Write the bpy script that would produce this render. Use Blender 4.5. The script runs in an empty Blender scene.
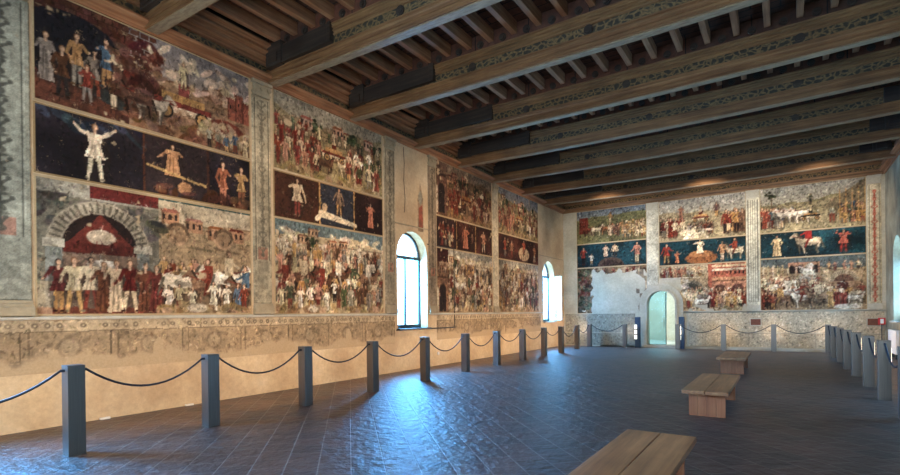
import bpy, bmesh, math, random
import numpy as np
from mathutils import Vector, Matrix

random.seed(7)
rng = np.random.default_rng(11)
C = bpy.context.scene.collection
SC = bpy.context.scene

# ------------------------------------------------------------------ camera, world, lights, exposure
XL, XR, YF, YB, ZC = -8.96, 3.05, 23.54, -0.9, 7.40      # inner faces of the hall
cam_d = bpy.data.cameras.new('camera'); cam = bpy.data.objects.new('camera', cam_d); C.objects.link(cam)
cam_d.sensor_width = 36; cam_d.lens = 500.9 / 900 * 36; cam_d.shift_y = 77.2 / 900; cam_d.clip_start = .05
yaw, pit, roll = 0.5877, -0.0018, -0.0114
R0 = Vector((math.cos(yaw), math.sin(yaw), 0)); F0 = Vector((-math.sin(yaw), math.cos(yaw), 0)); U0 = Vector((0, 0, 1))
F2 = F0 * math.cos(pit) + U0 * math.sin(pit); U2 = U0 * math.cos(pit) - F0 * math.sin(pit)
R3 = R0 * math.cos(roll) + U2 * math.sin(roll); U3 = U2 * math.cos(roll) - R0 * math.sin(roll)
cam.matrix_world = Matrix(((R3.x, U3.x, -F2.x, 0), (R3.y, U3.y, -F2.y, 0), (R3.z, U3.z, -F2.z, 1.6), (0, 0, 0, 1)))
SC.camera = cam

w = bpy.data.worlds.new('sky'); SC.world = w; w.use_nodes = True
bg = w.node_tree.nodes['Background']; bg.inputs[0].default_value = (0.36, 0.68, 1.0, 1); bg.inputs[1].default_value = 9.0
SC.view_settings.view_transform = 'Standard'; SC.view_settings.look = 'None'
SC.view_settings.exposure = 0.45; SC.view_settings.gamma = 1; SC.view_settings.use_curve_mapping = False
SC.cycles.use_denoising = True
SC.cycles.max_bounces = 8; SC.cycles.diffuse_bounces = 5; SC.cycles.glossy_bounces = 3; SC.cycles.transparent_max_bounces = 8
SC.cycles.sample_clamp_indirect = 6

def area(name, loc, direction, sx, sy, energy, col, portal=False, spread=180):
    d = bpy.data.lights.new(name, 'AREA'); d.shape = 'RECTANGLE'; d.size = sx; d.size_y = sy
    d.energy = energy; d.color = col; d.spread = math.radians(spread)
    o = bpy.data.objects.new(name, d); C.objects.link(o); o.location = loc
    o.rotation_euler = Vector(direction).to_track_quat('-Z', 'Z').to_euler()
    if portal: d.cycles.is_portal = True
    return o
DAY = (0.08, 0.42, 1.0)
WIN_L = [(0.5, 1.85), (10.82, 12.22), (20.98, 22.28)]
WIN_R = [(0.5, 1.85), (10.6, 12.0), (20.75, 22.1)]
P_DAY = 1450
FILL_N = [(-7.2, -5.4), (-3.6, -1.8), (0, 1.8)]  # openings made up behind the camera to carry added fill light
for a, b in WIN_L:
    area('daylight_and_fill', (XL - .62, (a + b) / 2, 2.6), (1, 0, -.5), b - a, 2.7, P_DAY * (1.6 if a < 5 else 1), DAY)
for a, b in WIN_R:
    area('daylight_and_fill', (XR + .62, (a + b) / 2, 2.6), (-1, 0, -.22), b - a, 2.7, P_DAY * .12, DAY)
for a, b in FILL_N:
    area('daylight_and_fill', ((a + b) / 2, YB - .55, 2.9), (0, 1, .05), b - a, 2.9, 90, (1.0, .82, .62))  # warm fill from the unseen near end, added to lift the hall
sp_d = bpy.data.lights.new('spot_lamp', 'SPOT'); sp_d.energy = 110; sp_d.color = (1, .84, .62); sp_d.spot_size = math.radians(24); sp_d.spot_blend = 1; sp_d.shadow_soft_size = .06
sp = bpy.data.objects.new('spot_lamp', sp_d); C.objects.link(sp); sp.location = (-6.2, 4.3, 6.0); sp.rotation_euler = (Vector((-8.96, 4.75, 3.7)) - Vector(sp.location)).to_track_quat('-Z', 'Z').to_euler()
WARM = (1.0, 0.71, 0.46)
P_POST = 11.5
# fixtureless warm wash, added at beam height to warm the long and end walls
for y, pw in ((4.3, 24), (8.3, 38), (13.4, 48), (18.2, 48)):
    area('added_wall_wash', (-5.4, y, 6.0), (-1, 0, -.75), .5, .25, pw, (1.0, .72, .46), spread=110)
for x in (-6.2, -2.4, 1.0):
    area('added_wall_wash', (x, 19.9, 6.0), (0, 1, -.55), .5, .25, 55, (1.0, .84, .64), spread=110)

# ------------------------------------------------------------------ helpers
def lin(c):
    r = []
    for v in c:
        v = v / 255.0
        r.append(v / 12.92 if v <= .04045 else ((v + .055) / 1.055) ** 2.4)
    return (r[0], r[1], r[2], 1)

class MB:
    """collects shapes, builds one mesh object"""
    def __init__(s): s.bm = bmesh.new()
    def box(s, x0, x1, y0, y1, z0, z1, bevel=0):
        r = bmesh.ops.create_cube(s.bm, size=1)
        for v in r['verts']:
            v.co = Vector((x0 + (v.co.x + .5) * (x1 - x0), y0 + (v.co.y + .5) * (y1 - y0), z0 + (v.co.z + .5) * (z1 - z0)))
        if bevel:
            es = list({e for v in r['verts'] for e in v.link_edges})
            bmesh.ops.bevel(s.bm, geom=es, offset=bevel, segments=2, affect='EDGES', profile=.6)
        return s
    def cyl(s, c, r, h, axis='z', n=16, r2=None):
        q = bmesh.ops.create_cone(s.bm, cap_ends=True, segments=n, radius1=r, radius2=r if r2 is None else r2, depth=h)
        M = {'z': Matrix(), 'x': Matrix.Rotation(math.pi / 2, 4, 'Y'), 'y': Matrix.Rotation(math.pi / 2, 4, 'X')}[axis]
        for v in q['verts']: v.co = M @ v.co + Vector(c)
        return s
    def tube(s, pts, r, n=8):
        rings = []
        for i, p in enumerate(pts):
            p = Vector(p); a = Vector(pts[max(i - 1, 0)]); b = Vector(pts[min(i + 1, len(pts) - 1)])
            t = (b - a).normalized(); up = Vector((0, 0, 1)) if abs(t.z) < .95 else Vector((1, 0, 0))
            u = t.cross(up).normalized(); v = u.cross(t)
            rings.append([s.bm.verts.new(p + (u * math.cos(k * 2 * math.pi / n) + v * math.sin(k * 2 * math.pi / n)) * r) for k in range(n)])
        for A, B in zip(rings, rings[1:]):
            for k in range(n): s.bm.faces.new((A[k], A[(k + 1) % n], B[(k + 1) % n], B[k]))
        s.bm.faces.new(rings[0][::-1]); s.bm.faces.new(rings[-1])
        return s
    def prism(s, prof, mapf, ts):
        """sweep closed profile [(a,b)] through stations ts: mapf(a,b,t)->xyz"""
        rings = [[s.bm.verts.new(mapf(a, b, t)) for a, b in prof] for t in ts]
        n = len(prof)
        for A, B in zip(rings, rings[1:]):
            for k in range(n): s.bm.faces.new((A[k], A[(k + 1) % n], B[(k + 1) % n], B[k]))
        s.bm.faces.new(rings[0][::-1]); s.bm.faces.new(rings[-1])
        return s
    def quad(s, *p): s.bm.faces.new([s.bm.verts.new(q) for q in p]); return s
    def build(s, name, mat, parent=None, smooth=False):
        bmesh.ops.recalc_face_normals(s.bm, faces=s.bm.faces)
        me = bpy.data.meshes.new(name); s.bm.to_mesh(me); s.bm.free()
        if smooth:
            for p in me.polygons: p.use_smooth = True
        me.materials.append(mat)
        o = bpy.data.objects.new(name, me); C.objects.link(o)
        if parent: o.parent = parent
        return o

def tag(o, label=None, cat=None, group=None, kind=None):
    if label: o['label'] = label
    if cat: o['category'] = cat
    if group: o['group'] = group
    if kind: o['kind'] = kind
    return o
def empty(name, loc=(0, 0, 0)):
    o = bpy.data.objects.new(name, None); C.objects.link(o); o.location = loc; o.empty_display_size = .1
    return o
def struct(o): o['kind'] = 'structure'; return o
def copy_tree(o, parent=None):
    c = o.copy(); C.objects.link(c)
    if parent: c.parent = parent
    for ch in list(o.children):
        copy_tree(ch, c)
    return c

class NT:
    def __init__(s, name):
        s.m = bpy.data.materials.new(name); s.m.use_nodes = True; s.t = s.m.node_tree
        s.b = s.t.nodes['Principled BSDF']
    def n(s, kind, **kw):
        x = s.t.nodes.new(kind)
        for k, v in kw.items():
            if k.startswith('i_'): x.inputs[k[2:].replace('_', ' ')].default_value = v
            else: setattr(x, k, v)
        return x
    def l(s, a, b): s.t.links.new(a, b)
    def noise(s, vec, scale, detail=4, rough=.55):
        x = s.n('ShaderNodeTexNoise'); x.inputs['Scale'].default_value = scale; x.inputs['Detail'].default_value = detail
        x.inputs['Roughness'].default_value = rough; s.l(vec, x.inputs['Vector']); return x.outputs['Fac']
    def ramp(s, fac, stops):
        x = s.n('ShaderNodeValToRGB'); e = x.color_ramp.elements
        while len(e) < len(stops): e.new(.5)
        for k, (p, c) in enumerate(stops): e[k].position = p; e[k].color = c if len(c) == 4 else (*c, 1)
        s.l(fac, x.inputs[0]); return x.outputs[0]
    def mix(s, fac, a, b, mode='MIX'):
        x = s.n('ShaderNodeMix', data_type='RGBA', blend_type=mode)
        for sock, v in ((x.inputs[0], fac), (x.inputs[6], a), (x.inputs[7], b)):
            if hasattr(v, 'links') or isinstance(v, bpy.types.NodeSocket): s.l(v, sock)
            else: sock.default_value = v
        return x.outputs[2]
    def pos(s): return s.n('ShaderNodeNewGeometry').outputs['Position']
    def obj(s): return s.n('ShaderNodeTexCoord').outputs['Object']
    def scale(s, vec, v, rot=(0, 0, 0)):
        x = s.n('ShaderNodeMapping'); x.inputs['Scale'].default_value = v; x.inputs['Rotation'].default_value = rot; s.l(vec, x.inputs[0]); return x.outputs[0]
    def bump(s, h, dist=.01, strength=.5):
        x = s.n('ShaderNodeBump'); x.inputs['Distance'].default_value = dist; x.inputs['Strength'].default_value = strength
        s.l(h, x.inputs['Height']); s.l(x.outputs[0], s.b.inputs['Normal'])

def g(v): return (v, v, v, 1)
def plaster_color(t, c0, c1, c2):
    p = t.pos()
    a = t.ramp(t.noise(p, .8, 6, .6), [(.35, c0), (.55, c1), (.72, c2)])
    f = t.ramp(t.noise(p, 14, 4, .7), [(.3, g(.82)), (.7, g(1.06))])
    return t.mix(1.0, a, f, 'MULTIPLY'), p
def plaster(name, c0, c1, c2, rough=.85):
    t = NT(name); col, p = plaster_color(t, lin(c0), lin(c1), lin(c2))
    t.l(col, t.b.inputs['Base Color']); t.b.inputs['Roughness'].default_value = rough
    t.bump(t.noise(p, 22, 6, .6), .006, .35); return t.m
CREAM = ((178, 148, 112), (200, 172, 134), (212, 188, 154))
GREYP = ((164, 158, 140), (186, 178, 158), (200, 192, 174))
M_cream = plaster('cream_plaster', *CREAM)
M_grey = plaster('pale_grey_plaster', *GREYP)
M_stone = plaster('pale_stone', (168, 160, 142), (192, 184, 166), (206, 200, 184))

def paint(name, base, rough=.8):
    """fresco pigment: vertex colours over plaster where the paint is lost"""
    t = NT(name); col, p = plaster_color(t, *[lin(c) for c in base])
    at = t.n('ShaderNodeAttribute', attribute_name='paint')
    f = t.ramp(t.noise(p, 30, 5, .75), [(.3, g(.80)), (.5, g(.98)), (.72, g(1.14))])
    pc = t.mix(1.0, at.outputs['Color'], f, 'MULTIPLY')
    wear = t.ramp(t.noise(p, 6, 8, .75), [(.60, g(0)), (.72, g(.55))])
    pc = t.mix(wear, pc, col)
    out = t.mix(at.outputs['Alpha'], col, pc)
    t.l(out, t.b.inputs['Base Color']); t.b.inputs['Roughness'].default_value = rough
    t.b.inputs['Specular IOR Level'].default_value = .2
    t.bump(t.noise(p, 25, 6, .6), .004, .3); return t.m
M_paintL = paint('fresco_pigment', CREAM, .8)
M_paintF = paint('fresco_pigment_on_grey', GREYP)

def wood(name, cols, axis='x', sc=1.0, rough=.6, spec=.4):
    t = NT(name); p = t.pos()
    st = {'x': (.25, 5, 5), 'y': (5, .25, 5), 'z': (5, 5, .25)}[axis]
    v = t.scale(p, tuple(a * sc for a in st))
    a = t.ramp(t.noise(v, 3.0, 8, .65), [(.28, lin(cols[0])), (.5, lin(cols[1])), (.75, lin(cols[2]))])
    f = t.ramp(t.noise(p, 1.3, 3), [(.3, g(.7)), (.7, g(1.15))])
    t.l(t.mix(1.0, a, f, 'MULTIPLY'), t.b.inputs['Base Color'])
    t.b.inputs['Roughness'].default_value = rough; t.b.inputs['Specular IOR Level'].default_value = spec
    t.bump(t.noise(v, 6, 5), .004, .4); return t.m
M_beam = wood('beam_wood', ((92, 60, 36), (128, 90, 56), (156, 116, 76)), 'x')
M_mould = wood('moulding_wood', ((88, 62, 38), (126, 92, 58), (156, 120, 80)), 'x', 1.6)
M_joist = wood('joist_wood', ((118, 74, 48), (156, 106, 72), (188, 140, 102)), 'y')
M_corn = wood('cornice_wood_y', ((108, 68, 44), (150, 100, 66), (182, 134, 94)), 'y')
M_cornx = wood('cornice_wood_x', ((86, 60, 42), (122, 90, 62), (154, 118, 84)), 'x')
M_dark = wood('corbel_dark_wood', ((36, 30, 26), (54, 44, 37), (74, 60, 48)), 'x')
M_bench = wood('bench_wood', ((112, 70, 44), (152, 102, 64), (184, 132, 88)), 'y', 1.0, .38, .5)
M_benchz = wood('bench_leg_wood', ((116, 64, 38), (152, 92, 58), (176, 116, 78)), 'z', 1.0, .5)

def mk_boards():
    t = NT('ceiling_boards'); p = t.pos()
    br = t.n('ShaderNodeTexBrick'); br.inputs['Scale'].default_value = 1; br.offset = .4
    br.inputs['Brick Width'].default_value = 1.2; br.inputs['Row Height'].default_value = .22; br.inputs['Mortar Size'].default_value = .012
    br.inputs['Color1'].default_value = lin((104, 60, 42)); br.inputs['Color2'].default_value = lin((70, 46, 34)); br.inputs['Mortar'].default_value = lin((26, 18, 14))
    t.l(p, br.inputs['Vector'])
    f = t.ramp(t.noise(p, 9, 5), [(.3, g(.6)), (.7, g(1.25))])
    t.l(t.mix(1, br.outputs[0], f, 'MULTIPLY'), t.b.inputs['Base Color']); t.b.inputs['Roughness'].default_value = .8
    return t.m
M_boards = mk_boards()
def mk_frieze(name, axis='x', lo=(50, 44, 32), hi=(116, 92, 58)):
    t = NT(name); p = t.pos()
    v = t.scale(p, (1, 1, 1.3))
    d = t.n('ShaderNodeTexNoise'); d.inputs['Scale'].default_value = 7; t.l(v, d.inputs['Vector'])
    vv = t.mix(.12, v, d.outputs['Color'])
    vo = t.n('ShaderNodeTexVoronoi', feature='DISTANCE_TO_EDGE'); vo.inputs['Scale'].default_value = 9; t.l(vv, vo.inputs['Vector'])
    c = t.ramp(vo.outputs['Distance'], [(.05, lin(hi)), (.12, lin((90, 74, 48))), (.2, lin(lo))])
    n2 = t.ramp(t.noise(p, 18, 4), [(.35, g(.65)), (.65, g(1.2))])
    t.l(t.mix(1, c, n2, 'MULTIPLY'), t.b.inputs['Base Color']); t.b.inputs['Roughness'].default_value = .7
    return t.m
M_frieze = mk_frieze('painted_frieze')

def mk_floor():
    t = NT('terracotta_tiles'); p = t.pos()
    v = t.scale(p, (1, 1, 1), (0, 0, math.radians(45)))
    br = t.n('ShaderNodeTexBrick'); br.offset = .5; br.inputs['Scale'].default_value = 1
    br.inputs['Brick Width'].default_value = .345; br.inputs['Row Height'].default_value = .345
    br.inputs['Mortar Size'].default_value = .009; br.inputs['Mortar Smooth'].default_value = .4; br.inputs['Bias'].default_value = 0
    br.inputs['Color1'].default_value = lin((84, 58, 48)); br.inputs['Color2'].default_value = lin((54, 40, 36)); br.inputs['Mortar'].default_value = lin((112, 100, 92))
    t.l(v, br.inputs['Vector'])
    n1 = t.noise(p, 2.2, 5, .6); n2 = t.noise(p, 26, 5, .7)
    c = t.mix(1, br.outputs['Color'], t.ramp(n1, [(.3, g(.72)), (.7, g(1.2))]), 'MULTIPLY')
    c = t.mix(1, c, t.ramp(n2, [(.3, g(.78)), (.7, g(1.15))]), 'MULTIPLY')
    t.l(c, t.b.inputs['Base Color'])
    r = t.n('ShaderNodeMapRange'); r.inputs['To Min'].default_value = .38; r.inputs['To Max'].default_value = .56; t.l(n2, r.inputs[0])
    t.l(r.outputs[0], t.b.inputs['Roughness']); t.b.inputs['Specular IOR Level'].default_value = 1.0; t.b.inputs['IOR'].default_value = 1.5
    # worn, slightly dished tiles
    vo = t.n('ShaderNodeTexVoronoi', feature='SMOOTH_F1'); vo.inputs['Scale'].default_value = 5.5; t.l(p, vo.inputs['Vector'])
    b1 = t.n('ShaderNodeBump'); b1.inputs['Distance'].default_value = .05; b1.inputs['Strength'].default_value = .75; t.l(t.noise(p, 7, 4, .55), b1.inputs['Height'])
    b2 = t.n('ShaderNodeBump', invert=True); b2.inputs['Distance'].default_value = .006; b2.inputs['Strength'].default_value = .6
    t.l(br.outputs['Fac'], b2.inputs['Height']); t.l(b1.outputs[0], b2.inputs['Normal']); t.l(b2.outputs[0], t.b.inputs['Normal'])
    return t.m
M_floor = mk_floor()

def simple(name, col, rough=.5, metal=0, emit=None, es=0, noise=0):
    t = NT(name); t.b.inputs['Roughness'].default_value = rough; t.b.inputs['Metallic'].default_value = metal
    if noise:
        f = t.ramp(t.noise(t.pos(), noise, 4), [(.3, g(.8)), (.7, g(1.15))]); t.l(t.mix(1, lin(col), f, 'MULTIPLY'), t.b.inputs['Base Color'])
    else: t.b.inputs['Base Color'].default_value = lin(col)
    if emit: t.b.inputs['Emission Color'].default_value = (*emit, 1); t.b.inputs['Emission Strength'].default_value = es
    return t.m
def mk_steel():
    t = NT('brushed_steel'); v = t.scale(t.pos(), (60, 60, 1.2))
    c = t.ramp(t.noise(v, 2, 4), [(.3, lin((120, 114, 108))), (.7, lin((134, 127, 120)))])
    t.l(c, t.b.inputs['Base Color']); t.b.inputs['Metallic'].default_value = .88; t.b.inputs['Roughness'].default_value = .36
    return t.m
M_steel = mk_steel()
M_rope = simple('dark_rope', (34, 40, 52), .6, noise=60)
M_lamp = simple('post_lamp', (255, 240, 215), .4, emit=(1, .8, .55), es=6)
M_iron = simple('window_frame_paint', (46, 58, 66), .45)
M_red = simple('red_paint', (196, 44, 48), .5)
M_white = simple('white_paint', (232, 232, 228), .5)
M_navy = simple('dark_blue_paint', (40, 62, 86), .4, noise=4)
M_plastic = simple('white_plastic', (214, 208, 198), .4)
def mk_glass(name, tint=(1, 1, 1), gl=.08, rough=.02):
    m = bpy.data.materials.new(name); m.use_nodes = True; t = m.node_tree; t.nodes.clear()
    o = t.nodes.new('ShaderNodeOutputMaterial'); mx = t.nodes.new('ShaderNodeMixShader'); mx.inputs[0].default_value = gl
    a = t.nodes.new('ShaderNodeBsdfTransparent'); a.inputs[0].default_value = (*tint, 1)
    b = t.nodes.new('ShaderNodeBsdfGlossy'); b.inputs['Roughness'].default_value = rough
    t.links.new(a.outputs[0], mx.inputs[1]); t.links.new(b.outputs[0], mx.inputs[2]); t.links.new(mx.outputs[0], o.inputs[0])
    return m
M_glass = mk_glass('clear_window_glass')
M_gdoor = mk_glass('pale_green_glass', (.72, .93, 1.0), .16, .1)

# ------------------------------------------------------------------ room shell
struct(MB().box(XL - .7, XR + .7, YB - .7, YF + .0, -.2, 0).build('floor', M_floor))
def sag(x): return .085 * (1 - ((x - (XL + XR) / 2) / ((XR - XL) / 2)) ** 2) - .04
m = MB(); xs = np.linspace(XL, XR, 25)
m.prism([(YB, ZC), (YF, ZC), (YF, ZC + .2), (YB, ZC + .2)], lambda a, b, t: (t, a, b - sag(t)), xs)
struct(m.build('ceiling', M_boards))

def wall(name, mapf, a0, a1, z1, openings, mat, depth):
    """wall in the plane mapf(a, z, d); openings (a, b, sill, spring) with round heads; reveals of the given depth"""
    m = MB(); q = lambda *p: m.quad(*[mapf(*x) for x in p])
    cur = a0
    for (a, b, sill, spring) in sorted(openings):
        q((cur, 0, 0), (a, 0, 0), (a, z1, 0), (cur, z1, 0))
        if sill > 0: q((a, 0, 0), (b, 0, 0), (b, sill, 0), (a, sill, 0))
        r = (b - a) / 2; c = (a + b) / 2; N = 24
        hs = [(c - r * math.cos(math.pi * i / N), spring + r * math.sin(math.pi * i / N)) for i in range(N + 1)]
        for (p, hp), (s, h2) in zip(hs, hs[1:]):
            q((p, hp, 0), (s, h2, 0), (s, z1, 0), (p, z1, 0)); q((p, hp, 0), (s, h2, 0), (s, h2, depth), (p, hp, depth))
        q((a, sill, 0), (a, spring, 0), (a, spring, depth), (a, sill, depth)); q((b, sill, 0), (b, spring, 0), (b, spring, depth), (b, sill, depth))
        q((a, sill, 0), (b, sill, 0), (b, sill, depth), (a, sill, depth))
        cur = b
    q((cur, 0, 0), (a1, 0, 0), (a1, z1, 0), (cur, z1, 0))
    return struct(m.build(name, mat))
SILL, SPR = 1.2, 3.3
wall('wall_left', lambda a, z, d: (XL - d, a, z), YB, YF, ZC + .1, [(a, b, SILL, SPR) for a, b in WIN_L], M_cream, .5)
wall('wall_right', lambda a, z, d: (XR + d, a, z), YB, YF, ZC + .1, [(a, b, SILL, SPR) for a, b in WIN_R], plaster('aged_wall', (120, 108, 84), (160, 148, 118), (184, 174, 146)), .5)
DA, DB, DSPR = -5.08, -3.92, 1.93
wall('wall_far', lambda a, z, d: (a, YF + d, z), XL - .5, XR + .5, ZC + .1, [(DA, DB, .12, DSPR)], M_grey, .42)
wall('wall_near', lambda a, z, d: (a, YB - d, z), XL - .5, XR + .5, ZC + .1, [(a, b, 1.2, 3.4) for a, b in FILL_N], M_cream, .5)  # end wall behind the camera; its openings are added for the fill

# windows: iron frames in the reveals
def window(name, X, sgn, a, b, leaf=False):
    e = struct(empty(name, (X - sgn * .30, (a + b) / 2, SILL)))
    r = (b - a) / 2; x0 = 0
    f = MB(); T = .035
    pts = [(0, -r + .02, 0), (0, -r + .02, SPR - SILL)] + [(0, -(r - .02) * math.cos(math.pi * i / 16), SPR - SILL + (r - .02) * math.sin(math.pi * i / 16)) for i in range(1, 16)] + [(0, r - .02, SPR - SILL), (0, r - .02, 0)]
    f.tube(pts, .04, 6)
    f.box(-.04, .04, -r, r, -.0, .10)
    f.box(-.05, .05, -r, r, SPR - SILL - .09, SPR - SILL + .01)
    f.build('window_frame', M_iron, e)
    mu = MB().box(-.03, .03, -.03 , .03, .05, SPR - SILL - .02)
    mu.build('mullion', M_iron, e)
    gm = MB()
    gm.box(-.006, .006, -r + .04, (0 if leaf else r - .04), .08, SPR - SILL - .05)
    gm.build('pane', M_glass, e)
    N = 16; cs = [(-(r - .05) * math.cos(math.pi * i / N), SPR - SILL + (r - .05) * math.sin(math.pi * i / N)) for i in range(N + 1)]
    MB().prism(cs, lambda p, q, t: (t, p, q), [-.006, .006]).build('pane', M_glass, e)
    MB().box(-.05, .42, -r - .04, r + .04, -.05, 0.0).build('window_sill', M_stone if leaf else M_iron, e) if sgn > 0 else MB().box(-.42, .05, -r, r, -.05, 0).build('window_sill', M_stone, e)
    if leaf:   # casement swung into the hall on its far jamb
        L = MB(); H = SPR - SILL - .1; W = r - .03; ang = math.radians(52)
        d = Vector((math.sin(ang), -math.cos(ang), 0)); nrm = Vector((math.cos(ang), math.sin(ang), 0))
        o0 = Vector((.33, r - .01, .06))
        def bar(s0, s1, z0, z1, t, mm):
            P = []
            for (s, n_) in ((s0, -t), (s1, -t), (s1, t), (s0, t)): P.append(o0 + d * s + nrm * n_)
            mm.prism([(i, 0) for i in range(4)], lambda i, _, z: (P[i].x, P[i].y, P[i].z + z), [z0, z1])
        lf = MB()
        for s0, s1, z0, z1 in ((0, .05, 0, H), (W - .05, W, 0, H), (0, W, 0, .08), (0, W, H - .06, H)): bar(s0, s1, z0, z1, .02, lf)
        lfo = lf.build('casement', M_white, e)
        gg = MB(); bar(.05, W - .05, .08, H - .06, .004, gg); gg.build('pane', mk_glass('sunlit_glass', (.9, 1, 1), .25, .3), lfo)
    return e
for i, (a, b) in enumerate(WIN_L): window('window_%d' % (i + 1), XL, 1, a, b, i == 2)
for i, (a, b) in enumerate(WIN_R): window('window_%d' % (i + 4), XR, -1, a, b)

# cornice along the walls, under the joists: fascia, recessed dark frieze, stepped crown
P1 = [(0, 6.42), (.04, 6.42), (.04, 6.50), (.16, 6.52), (.19, 6.54), (.19, 6.58), (.15, 6.60), (0, 6.60)]
P2 = [(0, 6.60), (.03, 6.60), (.03, 6.78), (0, 6.78)]
P3 = [(0, 6.78), (.10, 6.78), (.10, 6.82), (.06, 6.83), (.06, 6.87), (.17, 6.89), (.17, 6.92), (.13, 6.93), (.13, 6.97), (.24, 6.99), (.24, 7.02), (.20, 7.03), (.20, 7.07), (.33, 7.09), (.33, 7.13), (0, 7.13)]
for nm, fn, ts, mw in (('left', lambda a, b, t: (XL + a, t, b), [YB, YF], M_corn), ('right', lambda a, b, t: (XR - a, t, b), [YB, YF], M_corn), ('far', lambda a, b, t: (t, YF - a, b), [XL, XR], M_cornx)):
    struct(MB().prism(P1, fn, ts).build('trim_' + nm, mw)); struct(MB().prism(P2, fn, ts).build('trim_frieze_' + nm, M_frieze)); struct(MB().prism(P3, fn, ts).build('trim_crown_' + nm, mw))
struct(MB().prism([(0, 7.12), (.02, 7.12), (.02, 7.4), (0, 7.4)], lambda a, b, t: (XL + a, t, b), [YB, YF]).build('trim_top', M_dark))
# bright moulded ledge under the frescoes and low rail
lp = [(0, 1.575), (.03, 1.58), (.05, 1.60), (.05, 1.62), (0, 1.63)]
struct(MB().prism(lp, lambda a, b, t: (XL + a, t, b), [YB, 10.78]).build('trim_1', M_stone))
struct(MB().prism(lp, lambda a, b, t: (XL + a, t, b), [12.3, 20.9]).build('trim_2', M_stone))
struct(MB().prism([(a, b - .03) for a, b in lp], lambda a, b, t: (t, YF - a, b), [-3.7, XR]).build('trim_3', M_stone))
struct(MB().box(XL, XR, YF - .06, YF, 0, .09).build('baseboard_far_left', M_stone) if False else MB().box(DB + .3, XR, YF - .3, YF, 0, .10, .01).build('baseboard_far', M_stone))

# ------------------------------------------------------------------ ceiling beams and joists
BY = [4.45, 6.87, 9.23, 11.85, 14.16, 16.56, 19.01, 21.35]
ORD = ['nearest', 'second nearest', 'third nearest', 'fourth nearest', 'fifth nearest', 'sixth nearest', 'seventh nearest', 'farthest']
BW = .24
XC = (XL + XR) / 2; xs = np.linspace(XL, XR, 21)
def beam():
    e = empty('ceiling_beam', (0, 0, 0))
    f = lambda a, b, t: (t, a, b - sag(t))
    P = lambda pr: MB().prism(pr, f, xs)
    def sym(h): return [(0 + a, z) for a, z in h] + [(-BW - a, z) for a, z in reversed(h)]
    P(sym([(0, 6.43), (0, 6.455), (-.012, 6.457), (-.012, 6.465), (.0, 6.468), (0, 6.515), (-.014, 6.518), (-.014, 6.53), (.004, 6.533), (.004, 6.585), (.018, 6.60), (.018, 6.615), (.005, 6.618), (.005, 6.63), (.03, 6.64), (.03, 6.67)])).build('lower_board', M_beam, e)
    MB().prism([(-BW + .03, 6.412), (-.03, 6.412), (-.03, 6.43), (-BW + .03, 6.43)], f, xs).build('soffit_panel', M_soff, e)
    P([(-BW + .0, 6.67), (0, 6.67), (0, 6.86), (-BW, 6.86)]).build('frieze', M_frieze, e)
    P(sym([(.0, 6.84), (.022, 6.845), (.022, 6.865), (.004, 6.87), (.004, 6.90), (.034, 6.91), (.034, 6.93), (.016, 6.935), (.016, 6.955), (.05, 6.97), (.05, 6.99), (.03, 6.995), (.03, 7.005), (.065, 7.02), (.065, 7.045)])).build('crown_moulding', M_mould, e)
    P([(-BW, 7.045), (0, 7.045), (0, 7.38), (-BW, 7.38)]).build('rosette_board', M_boards, e)
    for sx in (-1, 1):
        x0, x1 = (XL + .30, XL + 2.65) if sx < 0 else (XR - .95, XR - .30)
        c = MB()
        for ya, yb in ((-BW - .088, -BW + .02), (-.02, .088)):
            c.box(x0, x1, ya, yb, 6.70, 7.05, .012)
            c.box(x0, x1, ya - .012, yb + .012, 6.69, 6.72)
            c.box(x1 - .1, x1 + .015, ya - .015, yb + .015, 6.70, 7.06, .01)
        c.build('corbel', M_dark, e)
        h = MB(); xa, xb = (XL + .15, XL + .62) if sx < 0 else (XR - .62, XR - .15)
        h.box(xa, xb, -BW - .13, .13, 6.672, 7.14, .015); h.box(xa + .08, xb - .1, -BW - .16, .16, 6.72, 6.92, .02); h.build('bracket', M_dark, e)
    return e
def mk_soffit():
    t = NT('soffit_wood'); p = t.pos()
    v = t.scale(p, (1.5, 7, 3))
    c = t.ramp(t.noise(v, 3, 6, .7), [(.3, lin((112, 92, 68))), (.5, lin((144, 120, 92))), (.7, lin((166, 144, 114)))])
    t.l(c, t.b.inputs['Base Color']); t.b.inputs['Roughness'].default_value = .55; return t.m
M_soff = mk_soffit()
b0 = beam()
ros = MB().cyl((0, 0, 0), .075, .03, 'y', 14).cyl((0, -.02, 0), .045, .03, 'y', 10).build('rosette', M_dark, b0)
med = MB().cyl((0, 0, 0), .085, .03, 'y', 18).cyl((0, -.02, 0), .06, .02, 'y', 14).build('medallion', M_dark, b0)
JX = [XL + .42 + .52 * k for k in range(22)]
first = True
for k, x in enumerate(JX[:-1]):
    r_ = ros if k == 0 else ros.copy()
    if k: C.objects.link(r_); r_.parent = b0
    xx = x + .26; r_.location = (xx, -BW - .012, 7.17 - sag(xx))
for k, x in enumerate((-5.35, -2.9, .3)):
    r_ = med if k == 0 else med.copy()
    if k: C.objects.link(r_); r_.parent = b0
    r_.location = (x, -BW - .012, 6.765 - sag(x))
beams = []
for i, y in enumerate(BY):
    b = b0 if i == 0 else copy_tree(b0)
    b.location = (0, y, 0)
    tag(b, 'long carved wooden ceiling beam, %s of the eight crossing the hall' % ORD[i], 'beam', 'ceiling beams')
    beams.append(b)
    if i == 1:
        for ch in b.children:
            if ch.name.startswith('corbel') and ch.data.vertices[0].co.x < XC: ch.scale.x = .72; ch.location.x = (XL + .3) * .28
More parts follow.
